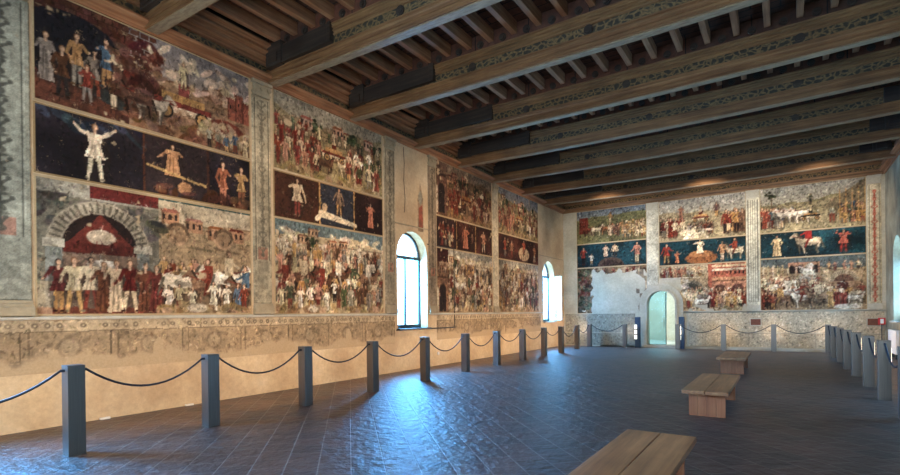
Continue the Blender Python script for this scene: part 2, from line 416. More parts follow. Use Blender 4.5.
# joists, one bay after another
jm = MB().box(-.055, .055, 0, 1, 0, .24, .006).build('ceiling_joist', M_joist)
ends = [BY[0] - 2.4] + BY + [YF]
BAY = ['before the nearest beam'] + ['between the %s and %s beams' % (ORD[i], ORD[i + 1]) for i in range(7)] + ['between the farthest beam and the end wall']
used = False
for i in range(9):
    ya, yb = ends[i] + .005, ends[i + 1] - (BW if i < 8 else 0) - .005
    for x in JX:
        o = jm if not used else jm.copy()
        if used: C.objects.link(o)
        used = True
        o.location = (x, ya, 7.15 - sag(x)); o.scale = (1, yb - ya, 1)
        tag(o, 'brown joist in the bay %s' % BAY[i], 'joist', 'joists %s' % BAY[i])
# flat boarding behind the joists near the wall cornices is the ceiling itself

# ------------------------------------------------------------------ mural painter
class Cv:
    def __init__(s, W, H, res, base, alpha=1.0):
        s.W, s.H, s.res = W, H, res; s.w, s.h = max(2, int(W / res) + 1), max(2, int(H / res) + 1)
        s.u, s.v = np.meshgrid(np.linspace(0, W, s.w), np.linspace(0, H, s.h))
        s.c = np.empty((s.h, s.w, 3)); s.c[:] = base; s.a = np.full((s.h, s.w), float(alpha))
    def _bb(s, u0, u1, v0, v1):
        i0 = max(0, int(u0 / s.W * (s.w - 1)) - 1); i1 = min(s.w, int(u1 / s.W * (s.w - 1)) + 3)
        j0 = max(0, int(v0 / s.H * (s.h - 1)) - 1); j1 = min(s.h, int(v1 / s.H * (s.h - 1)) + 3)
        return (slice(j0, max(j0, j1)), slice(i0, max(i0, i1)))
    def put(s, bb, m, col, al=1.0):
        m = m * al; col = np.array(col, float)
        s.c[bb] = s.c[bb] * (1 - m[..., None]) + col * m[..., None]
    def ell(s, cx, cy, rx, ry, col, al=1.0, rot=0):
        R = max(rx, ry); bb = s._bb(cx - R, cx + R, cy - R, cy + R); U = s.u[bb] - cx; V = s.v[bb] - cy
        if rot: cr, sr = math.cos(rot), math.sin(rot); U, V = U * cr + V * sr, -U * sr + V * cr
        d = np.sqrt((U / rx) ** 2 + (V / ry) ** 2); m = np.clip((1 - d) * min(rx, ry) / s.res + .5, 0, 1); s.put(bb, m, col, al)
    def cap(s, x0, y0, x1, y1, r, col, r1=None, al=1.0):
        r1 = r if r1 is None else r1; R = max(r, r1)
        bb = s._bb(min(x0, x1) - R, max(x0, x1) + R, min(y0, y1) - R, max(y0, y1) + R); U = s.u[bb]; V = s.v[bb]
        dx, dy = x1 - x0, y1 - y0; L = dx * dx + dy * dy + 1e-9
        t = np.clip(((U - x0) * dx + (V - y0) * dy) / L, 0, 1); d = np.hypot(U - x0 - t * dx, V - y0 - t * dy)
        m = np.clip((r + (r1 - r) * t - d) / s.res + .5, 0, 1); s.put(bb, m, col, al)
    def poly(s, P, col, al=1.0):
        P = np.array(P); bb = s._bb(P[:, 0].min(), P[:, 0].max(), P[:, 1].min(), P[:, 1].max()); U = s.u[bb]; V = s.v[bb]
        ins = np.zeros(U.shape, bool); n = len(P)
        for i in range(n):
            x0, y0 = P[i]; x1, y1 = P[(i + 1) % n]
            if y0 == y1: continue
            c = ((y0 > V) != (y1 > V)) & (U < (x1 - x0) * (V - y0) / (y1 - y0) + x0); ins ^= c
        s.put(bb, ins.astype(float), col, al)
    def rect(s, u0, u1, v0, v1, col, al=1.0):
        bb = s._bb(u0, u1, v0, v1); m = ((s.u[bb] >= u0) & (s.u[bb] <= u1) & (s.v[bb] >= v0) & (s.v[bb] <= v1)).astype(float); s.put(bb, m, col, al)
    def noise(s, cell, amp):
        gh, gw = int(s.H / cell) + 3, int(s.W / cell) + 3; gr = rng.uniform(-1, 1, (gh, gw))
        y = s.v / cell; x = s.u / cell; j = y.astype(int); i = x.astype(int); fy = y - j; fx = x - i
        fy = fy * fy * (3 - 2 * fy); fx = fx * fx * (3 - 2 * fx)
        return amp * ((gr[j, i] * (1 - fx) + gr[j, i + 1] * fx) * (1 - fy) + (gr[j + 1, i] * (1 - fx) + gr[j + 1, i + 1] * fx) * fy)
    def brush(s, dens=170):
        for _ in range(int(dens * s.W * s.H)):
            u, v = R.uniform(0, s.W), R.uniform(0, s.H); q = s.c[min(s.h - 1, int(v / s.H * (s.h - 1))), min(s.w - 1, int(u / s.W * (s.w - 1)))]
            k = R.choice((.5, .62, .75, .85, 1.18, 1.35)); a = R.gauss(math.pi / 2, .7); L = R.uniform(.015, .06)
            s.cap(u, v, u + L * math.cos(a), v + L * math.sin(a), max(.008, s.res * .5), tuple(min(245, x * k + R.uniform(-10, 10)) for x in q), al=.75)
    def warp(s, amp=.009):
        dx = s.noise(.12, amp) + s.noise(.04, amp * .5); dy = s.noise(.12, amp) + s.noise(.04, amp * .5)
        j = np.clip(((s.v + dy) / s.H * (s.h - 1)).round().astype(int), 0, s.h - 1); i = np.clip(((s.u + dx) / s.W * (s.w - 1)).round().astype(int), 0, s.w - 1)
        s.c = s.c[j, i]
    def weather(s, a=.16):
        if s.W > 2: s.warp(); s.brush(); L = s.c.mean(-1, keepdims=True); s.c = s.c * .64 + (L * np.array([1.06, .93, .80]) * .92 + 8) * .36; s.c = np.clip((s.c - 112) * 1.2 + 104, 6, 240)
        n = s.noise(.6, a) + s.noise(.15, a * .7) + s.noise(.05, a * .9) + rng.normal(0, .05, s.a.shape)
        s.c = np.clip(s.c * (1 + n[..., None]), 4, 250)
    def lose(s, thr, cell=.35, lo=0.0, mask=None):
        n = s.noise(cell, .6) + s.noise(cell / 3, .4) + s.noise(cell / 9, .15)
        m = np.clip((n - thr) * 8, 0, 1)
        if mask is not None: m = m * mask
        s.a = s.a * (1 - m) + lo * m
    def mesh(s, name, origin, du, nrm, mat, parent, off=.006, cut=None):
        du = np.array(du, float); nrm = np.array(nrm, float)
        D = np.full((s.h, s.w), off); D[0] = D[-1] = .0005; D[:, 0] = D[:, -1] = .0005
        co = np.array(origin)[None, None] + s.u[..., None] * du + s.v[..., None] * np.array([0, 0, 1.]) + D[..., None] * nrm
        n = s.w * s.h; idx = np.arange(n).reshape(s.h, s.w)
        q = np.stack([idx[:-1, :-1], idx[:-1, 1:], idx[1:, 1:], idx[1:, :-1]], -1).reshape(-1, 4)
        if np.dot(np.cross(du, [0, 0, 1.]), nrm) < 0: q = q[:, ::-1]
        if cut is not None: q = q[~cut.reshape(-1)[q].all(1)]
        me = bpy.data.meshes.new(name); me.vertices.add(n); me.vertices.foreach_set('co', co.reshape(-1))
        me.loops.add(q.size); me.loops.foreach_set('vertex_index', np.ascontiguousarray(q.reshape(-1)))
        me.polygons.add(len(q)); me.polygons.foreach_set('loop_start', np.arange(0, q.size, 4)); me.polygons.foreach_set('loop_total', np.full(len(q), 4))
        me.update(calc_edges=True)
        at = me.color_attributes.new('paint', 'FLOAT_COLOR', 'POINT')
        c = np.clip(s.c, 0, 255) / 255; c = np.where(c <= .04045, c / 12.92, ((c + .055) / 1.055) ** 2.4)
        at.data.foreach_set('color', np.concatenate([c.reshape(-1, 3), s.a.reshape(-1, 1)], 1).reshape(-1).astype(np.float32))
        me.materials.append(mat); o = bpy.data.objects.new(name, me); C.objects.link(o)
        if parent: o.parent = parent
        return o

RED, PINK, GRN, CRM, OCH, BLU, BRN, GRY, WHT, DK = (134, 58, 46), (172, 118, 94), (82, 92, 66), (200, 178, 142), (188, 142, 86), (72, 100, 122), (104, 72, 54), (138, 130, 118), (214, 200, 174), (48, 40, 40)
SKIN = (206, 162, 130)
R = random
def vary(c, a=22): d = R.uniform(-a, a); return tuple(min(250, max(8, x + d + R.uniform(-a / 3, a / 3))) for x in c)
def person(c, u, v, h, robe, legs=None, skin=SKIN, hair=None, wide=1.0, arms=None):
    c.ell(u + h * .03, v + h * .42, h * .17 * wide, h * .5, (58, 46, 40), .45)
    w = h * .11 * wide; robe = vary(robe, 14); hair = hair or R.choice([BRN, (130, 90, 60), DK]); long = R.random() < .45 and legs is None
    lo = tuple(x * .62 for x in robe); hi = tuple(min(245, x * 1.25 + 8) for x in robe)
    if long:
        c.poly([(u - w * 1.3, v), (u + w * 1.3, v), (u + w * .8, v + h * .55), (u + w, v + h * .82), (u - w, v + h * .82), (u - w * .8, v + h * .55)], robe)
        for k in (-.5, .1, .7): c.cap(u + w * k * 1.2, v + .01, u + w * k * .6, v + h * .6, h * .013, lo if k < .5 else hi, al=.8)
    else:
        lg = vary(legs or R.choice([RED, CRM, GRY, OCH, DK]), 12); s_ = R.uniform(.3, .9)
        c.cap(u - w * s_, v, u - w * .35, v + h * .48, h * .028, lg, h * .045); c.cap(u + w * s_, v, u + w * .35, v + h * .48, h * .028, lg, h * .045)
        c.cap(u - w * s_ - h * .03, v + .01, u - w * s_, v + .01, h * .022, lo); c.cap(u + w * s_, v + .01, u + w * s_ + h * .03, v + .01, h * .022, lo)
        c.poly([(u - w * 1.15, v + h * .38), (u + w * 1.15, v + h * .38), (u + w * .6, v + h * .6), (u + w, v + h * .82), (u - w, v + h * .82), (u - w * .6, v + h * .6)], robe)
        for k in (-.6, 0, .6): c.cap(u + w * k, v + h * .39, u + w * k * .4, v + h * .6, h * .012, lo if k <= 0 else hi, al=.7)
    for sg in (-1, 1):
        a1 = R.uniform(-1.3, .1) if arms is None else arms[0 if sg < 0 else 1]
        ex, ey = u + sg * w * 1.5, v + h * (.72 + a1 * .14); hx, hy = ex + sg * w * R.uniform(-.9, .9), ey + h * .15 * (a1 + R.uniform(-.3, .3))
        c.cap(u + sg * w * .85, v + h * .78, ex, ey, h * .036, robe, h * .028); c.cap(ex, ey, hx, hy, h * .026, robe, h * .018); c.ell(hx, hy, h * .02, h * .022, skin)
    c.cap(u, v + h * .8, u, v + h * .88, h * .025, skin); c.ell(u, v + h * .925, h * .052, h * .062, hair); c.ell(u + h * .008, v + h * .915, h * .038, h * .05, skin)
def horse(c, u, v, s, col, d=1, rider=None):
    lo = tuple(x * .5 for x in col); hi = tuple(min(248, x * 1.2) for x in col); c.ell(u, v + .4 * s, .5 * s, .36 * s, (64, 50, 42), .4)
    for k, lx in enumerate((-.36, -.28, .25, .35)):
        kx = lx + R.uniform(-.08, .1)
        cc = lo if k % 2 else col
        c.cap(u + d * lx * s, v + .42 * s, u + d * kx * s, v + .22 * s, .05 * s, cc, .03 * s); c.cap(u + d * kx * s, v + .22 * s, u + d * (kx - .03) * s, v + .02 * s, .03 * s, cc, .024 * s)
    c.ell(u, v + .52 * s, .44 * s, .155 * s, col); c.ell(u - d * .3 * s, v + .55 * s, .17 * s, .165 * s, col); c.ell(u + d * .05 * s, v + .46 * s, .3 * s, .06 * s, lo, .5)
    c.ell(u - d * .1 * s, v + .6 * s, .25 * s, .04 * s, hi, .5)
    c.cap(u + d * .33 * s, v + .58 * s, u + d * .5 * s, v + .86 * s, .12 * s, col, .07 * s); c.cap(u + d * .5 * s, v + .87 * s, u + d * .68 * s, v + .74 * s, .065 * s, col, .04 * s)
    c.cap(u + d * .3 * s, v + .7 * s, u + d * .44 * s, v + .92 * s, .03 * s, lo); c.cap(u - d * .44 * s, v + .58 * s, u - d * .56 * s, v + .2 * s, .04 * s, lo, .02 * s)
    c.cap(u + d * .6 * s, v + .8 * s, u + d * .1 * s, v + .68 * s, .012 * s, RED)
    if rider:
        c.poly([(u - .13 * s, v + .62 * s), (u + .13 * s, v + .62 * s), (u + .12 * s, v + 1.08 * s), (u - .12 * s, v + 1.08 * s)], rider)
        c.cap(u, v + .66 * s, u + d * .12 * s, v + .3 * s, .045 * s, tuple(x * .8 for x in rider), .03 * s); c.cap(u + .02 * s, v + 1.0 * s, u + d * .28 * s, v + .85 * s, .035 * s, rider)
        c.ell(u, v + 1.19 * s, .07 * s, .085 * s, BRN); c.ell(u + d * .015 * s, v + 1.175 * s, .05 * s, .065 * s, SKIN)
def tree(c, u, v, h, col=(62, 74, 48)):
    c.cap(u, v, u, v + h * .6, h * .03, BRN)
    for k in range(14): c.ell(u + R.gauss(0, h * .14), v + h * .72 + R.gauss(0, h * .12), h * .11, h * .08, vary(col, 26))
def house(c, u, v, w, h, col, roof=None, n=3):
    roof = roof or vary((140, 84, 62), 30)
    c.rect(u, u + w, v, v + h, col); c.rect(u, u + w * .18, v, v + h, tuple(x * .75 for x in col)); c.poly([(u - .02, v + h), (u + w + .02, v + h), (u + w * .85, v + h * 1.2), (u + w * .15, v + h * 1.2)], roof)
    for k in range(n): a = u + w * (k + .5) / n; c.rect(a - w * .1, a + w * .1 - w * .04, v + h * .35, v + h * .7, DK, .8); c.ell(a - w * .02, v + h * .7, w * .08, w * .08, DK, .8)
def tower(c, u, v, w, h, col):
    c.rect(u, u + w, v, v + h, col); c.rect(u - w * .1, u + w * 1.1, v + h * .86, v + h, vary(col, 10)); c.rect(u, u + w * .25, v, v + h, tuple(x * .7 for x in col), .8)
    for k in range(4): c.rect(u + w * (k * .3 - .1), u + w * (k * .3 + .05), v + h, v + h * 1.06, col)
    c.rect(u + w * .42, u + w * .6, v + h * .55, v + h * .7, DK)
def arcade(c, u, v, w, h, n, col, dark=(56, 44, 42)):
    c.rect(u, u + w, v, v + h, col); bw = w / n
    for k in range(n):
        a = u + bw * (k + .5); c.rect(a - bw * .34, a + bw * .34, v, v + h * .55, dark); c.ell(a, v + h * .55, bw * .34, bw * .34, dark)
        c.cap(u + bw * k, v, u + bw * k, v + h * .58, bw * .06, vary(WHT, 20))
    c.rect(u, u + w, v + h * .84, v + h * .9, tuple(x * .7 for x in col)); c.rect(u, u + w, v + h * .9, v + h, vary(col, 15))
def hills(c, v, amp, col, n=3):
    for k in range(n):
        ph = R.uniform(0, 6); cc = vary(col, 12); f = R.uniform(.8, 2.2); P = [(0, 0)]
        for t in np.linspace(0, c.W, 30): P.append((t, v - k * amp * .6 + amp * .5 * math.sin(t * f + ph) + amp * .2 * math.sin(t * f * 3.1 + ph)))
        P.append((c.W, 0)); c.poly(P, cc)
        for _ in range(int(10 * c.W)): q = R.uniform(0, c.W); c.ell(q, v - k * amp * .6 - R.uniform(0, amp), R.uniform(.04, .14), .02, vary(tuple(x * .75 for x in cc), 20), .6)
def crowd(c, u0, u1, v, h, pal, n, dv=.12, rows=3):
    for r_ in range(rows):
        for k in range(n):
            u = u0 + (u1 - u0) * (k + R.uniform(.1, .9)) / n; person(c, u, v + (rows - 1 - r_) * dv + R.uniform(-.03, .03), h * R.uniform(.85, 1.05) * (1 - .08 * (rows - 1 - r_)), R.choice(pal))
def cart(c, u, v, s, col=RED):
    c.rect(u - .6 * s, u + .6 * s, v + .28 * s, v + .4 * s, vary(col, 8)); c.rect(u - .45 * s, u + .45 * s, v + .4 * s, v + .55 * s, vary(OCH, 10)); c.rect(u - .6 * s, u + .6 * s, v + .25 * s, v + .29 * s, WHT)
    for k in range(7): c.ell(u + (-.54 + k * .18) * s, v + .22 * s, .08 * s, .07 * s, vary(CRM, 20))
    for w_ in (-.38, .4): c.ell(u + w_ * s, v + .16 * s, .16 * s, .16 * s, DK); c.ell(u + w_ * s, v + .16 * s, .12 * s, .12 * s, OCH); c.ell(u + w_ * s, v + .16 * s, .04 * s, .04 * s, DK)
    c.rect(u - .12 * s, u + .12 * s, v + .55 * s, v + .8 * s, vary(col, 15)); person(c, u, v + .72 * s, .55 * s, CRM)
def rocks(c, u0, u1, v0, v1, n, col):
    for _ in range(n): c.ell(R.uniform(u0, u1), R.uniform(v0, v1), R.uniform(.05, .2), R.uniform(.03, .09), vary(col, 26), .8, R.uniform(-1, 1))
def arch_band(c, u, v, r, th, col, dark):
    c.ell(u, v, r, r, col); 
    for k in range(22): a = math.pi * (k + .5) / 22; c.cap(u + (r - th * .8) * math.cos(a), v + (r - th * .8) * math.sin(a), u + (r - th * .2) * math.cos(a), v + (r - th * .2) * math.sin(a), .018, tuple(x * .55 for x in col), al=.8)
    c.ell(u, v, r - th, r - th, dark)
WARMPAL = [RED, RED, PINK, CRM, OCH, BRN, GRN, WHT, GRY]
def sky(c, top, bot):
    t = (c.v / c.H)[..., None]; c.c = np.array(bot) * (1 - t) + np.array(top) * t

def upper_scene(W, H, kind, res):
    c = Cv(W, H, res, CRM)
    if kind == 'dark':
        sky(c, (120, 116, 118), (176, 150, 126)); hills(c, H * .62, .25, (132, 100, 78), 3)
        c.rect(0, W * .36, 0, H, (84, 52, 44))
        for k in range(9):
            for j in range(12): c.rect(j * .14 + (k % 2) * .07, j * .14 + (k % 2) * .07 + .12, H * .55 + k * .09, H * .55 + k * .09 + .075, vary((98, 60, 50), 12))
        c.ell(W * .14, H * .55, .75, .55, (44, 44, 52)); c.rect(0, W * .3, 0, H * .25, (112, 66, 52))
        c.poly([(W * .2, H * .35), (W * .36, H * .2), (W * .36, H * .1), (W * .16, H * .22)], (60, 66, 66))
        for u, hh, cc in ((.16, .72, GRY), (.36, .78, BRN), (.55, .8, OCH), (.78, .74, GRY), (.95, .78, BLU), (1.12, .72, CRM), (1.3, .7, RED), (.68, .6, RED), (1.05, .55, BRN)): person(c, u, H * .08 + R.uniform(0, .4), hh, cc)
        rocks(c, W * .45, W, H * .55, H * .9, 50, (190, 162, 134))
        rocks(c, W * .3, W * .5, H * .3, H * .85, 60, (100, 62, 54)); rocks(c, W * .35, W, 0, H * .2, 60, (120, 84, 62))
        cart(c, W * .62, H * .2, .85, (140, 60, 54)); horse(c, W * .46, H * .1, .6, (190, 178, 160), 1); horse(c, W * .4, H * .13, .55, (100, 70, 60), -1)
        for k in range(3): tower(c, W * (.86 + .045 * k), H * .4, .16, .42 + .12 * (k % 2), (150, 82, 66))
        c.ell(W * .85, H * .22, .42, .25, (122, 60, 48)); rocks(c, W * .72, W, H * .1, H * .3, 30, (170, 150, 120)); crowd(c, W * .7, W, .02, .4, [GRY, BRN, BLU, CRM], 5, .1, 1)
    elif kind == 'far_field':
        sky(c, (92, 112, 134), (172, 160, 122)); hills(c, H * .75, .22, (104, 104, 66), 3)
        c.rect(W * .04, W * .17, H * .3, H * .8, (120, 52, 44)); 
        for u, cc in ((.18, (120, 60, 48)), (.3, (196, 180, 150)), (.45, (160, 98, 60)), (.56, (184, 120, 78))): horse(c, W * u, H * .22, .55, cc, R.choice((1, -1)))
        crowd(c, W * .45, W * .62, .3, .5, [GRY, CRM, BRN], 3, .1, 2); crowd(c, W * .66, W * .99, .14, .42, [CRM, (206, 176, 128), OCH], 9, .16, 4); person(c, W * .5, H * .58, .5, OCH)
    elif kind == 'far_dance':
        sky(c, (150, 152, 148), (196, 184, 156)); hills(c, H * .62, .22, (166, 152, 120), 3); crowd(c, .05, W * .3, .15, .85, [RED, CRM, GRN, RED], 5, .12, 2)
        person(c, W * .27, H * .5, .6, PINK); cart(c, W * .5, H * .4, .55); crowd(c, W * .36, W * .66, .18, .5, [DK, BRN, RED, GRY], 7, .1, 2); crowd(c, W * .76, W * .98, .18, .95, [BRN, RED, GRN, OCH], 5, .1, 2)
        rocks(c, W * .3, W * .6, 0, H * .22, 40, WHT); person(c, W * .68, H * .5, .6, (120, 90, 84))
    elif kind == 'far_loom':
        sky(c, (150, 152, 146), (184, 174, 146)); hills(c, H * .66, .2, (144, 132, 100), 3); tree(c, W * .12, H * .6, .5); crowd(c, .04, W * .22, .16, .8, [RED, RED, GRY, RED, BLU], 6, .1, 2)
        for u in (.27, .35, .42): horse(c, W * u, H * .17, .66, (206, 198, 184), -1)
        cart(c, W * .5, H * .2, .5, DK); person(c, W * .5, H * .55, .4, GRN); person(c, W * .7, H * .12, .85, (150, 150, 136))
        c.poly([(W * .6, H * .45), (W, H * .98), (W, H * .3)], (128, 116, 92)); crowd(c, W * .77, W * .99, .14, .5, [OCH, GRN, BLU, PINK, OCH], 6, .2, 3)
        for k in range(5): c.cap(W * (.77 + k * .055), H * .15, W * (.77 + k * .055), H * .8, .015, OCH)
    else:
        sky(c, (104, 114, 128) if kind == 'blue' else (142, 136, 120), (176, 160, 130)); hills(c, H * .78, .25, (140, 124, 92), 3)
        for k in range(5): house(c, R.uniform(0, W * .9), H * R.uniform(.55, .72), .35, .22, vary((176, 140, 112), 20))
        for k in range(5): tree(c, R.uniform(0, W), H * .5, .5)
        crowd(c, .05, W * .38, .12, .62, [RED, RED, PINK, RED, CRM], 6, .22, 3); cart(c, W * .5, H * .3, .6); horse(c, W * .42, H * .1, .5, BRN); horse(c, W * .6, H * .12, .5, CRM, -1)
        crowd(c, W * .62, W * .98, .1, .66, [CRM, GRN, RED, WHT, RED], 6, .22, 3); crowd(c, 0, W, H * .55, .34, [CRM, RED, GRN], 12, .1, 1); rocks(c, 0, W, 0, .15, 60, (150, 128, 92))
        if kind == 'brown': c.c *= np.array([.88, .78, .74]); c.rect(0, .62, 0, H, (92, 62, 54), .55); arcade(c, .05, .1, .5, H * .8, 1, (120, 84, 70))
    c.weather(); return c

def band(W, H, kind, res):
    base = {'navy': (52, 46, 54), 'navy2': (66, 44, 42), 'teal': (26, 66, 78), 'umber': (82, 46, 38)}[kind.split('_')[0]]
    c = Cv(W, H, res, base); n = c.noise(.5, .35); c.c *= (1 + n[..., None])
    sub = kind.split('_')[1]
    if sub == 'a':
        rocks(c, .05, W * .4, H * .75, H * .98, 18, (52, 66, 86)); person(c, W * .22, H * .06, H * .86, (206, 192, 160), legs=(206, 192, 160), wide=1.3, arms=(.6, .9))
        c.rect(W * .42, W * .43, 0, H, (100, 60, 46)); c.rect(W * .74, W * .75, 0, H, (84, 54, 44)); c.rect(W * .43, W * .74, 0, H, (74, 58, 58), .6)
        person(c, W * .56, H * .36, H * .55, (196, 140, 96), wide=1.8); c.ell(W * .62, H * .2, .12, .11, (196, 140, 98)); c.cap(W * .44, H * .48, W * .73, H * .3, .02, (200, 160, 100))
        person(c, W * .83, H * .05, H * .8, (176, 108, 80), legs=(176, 108, 80)); person(c, W * .94, H * .04, H * .8, (166, 118, 76), legs=(150, 90, 60)); rocks(c, W * .45, W, 0, H * .2, 20, (100, 60, 44))
    elif sub == 'b':
        c.rect(0, W * .36, 0, H, (84, 52, 40)); c.rect(W * .36, W * .37, 0, H, OCH); c.rect(W * .68, W * .69, 0, H, OCH)
        c.rect(W * .37, W * .68, 0, H, (58, 62, 74)); person(c, W * .18, H * .1, H * .84, (206, 184, 150), wide=1.5); person(c, W * .54, H * .3, H * .66, (132, 100, 84), wide=1.3); person(c, W * .86, H * .14, H * .66, (184, 104, 80), wide=1.2)
        c.cap(W * .38, H * .26, W * .7, H * .12, .09, (222, 202, 168), .05); c.cap(W * .4, H * .3, W * .34, H * .12, .06, (222, 202, 168)); c.ell(W * .41, H * .42, .08, .1, (206, 170, 130))
    elif sub == 'c':
        c.rect(0, W * .32, 0, H, (64, 44, 44)); crowd(c, .08, W * .3, .06, H * .55, [CRM, GRY, RED], 4, .3, 2); c.rect(W * .32, W * .33, 0, H, OCH); c.rect(W * .66, W * .67, 0, H, OCH)
        person(c, W * .48, H * .1, H * .8, (180, 110, 86), wide=1.6); person(c, W * .82, H * .08, H * .8, (190, 130, 96), wide=1.4); person(c, W * .6, H * .08, H * .6, (120, 84, 70))
    elif sub == 'd':
        person(c, W * .14, H * .1, H * .8, (168, 72, 56)); person(c, W * .3, H * .1, H * .74, (150, 100, 70)); c.ell(W * .6, H * .35, .5, .28, (176, 150, 118)); person(c, W * .6, H * .35, H * .6, (190, 90, 66), wide=1.5)
        person(c, W * .88, H * .08, H * .8, (182, 120, 90))
    elif sub == 'e':
        person(c, W * .1, H * .12, H * .76, (168, 60, 48)); person(c, W * .22, H * .1, H * .5, (220, 206, 180)); person(c, W * .43, H * .42, H * .5, (212, 180, 140), wide=1.3); person(c, W * .56, H * .42, H * .52, (206, 168, 130), wide=1.3)
        c.ell(W * .5, 0, .62, .42, (92, 72, 62)); c.ell(W * .5, -.06, .5, .34, (70, 52, 48)); person(c, W * .87, H * .1, H * .84, (190, 120, 92), wide=1.1)
    elif sub == 'f':
        person(c, W * .09, H * .08, H * .84, (176, 58, 48), wide=1.3); person(c, W * .22, H * .08, H * .5, (206, 110, 80)); c.ell(W * .5, H * .22, .62, .24, (158, 98, 60)); c.ell(W * .5, H * .4, .45, .14, (176, 118, 76))
        person(c, W * .49, H * .44, H * .54, (222, 196, 160), wide=1.7); horse(c, W * .88, H * .1, .68, (206, 190, 160), -1, (176, 70, 50)); person(c, W * .74, H * .08, H * .78, (190, 130, 90))
    elif sub == 'g':
        person(c, W * .17, H * .08, H * .82, (214, 186, 142), wide=1.3); horse(c, W * .48, H * .1, .86, (188, 170, 142), -1, (168, 44, 44)); person(c, W * .8, H * .1, H * .84, (200, 84, 68), legs=(186, 60, 52), wide=1.5, arms=(.9, .3))
    c.weather(.14); return c

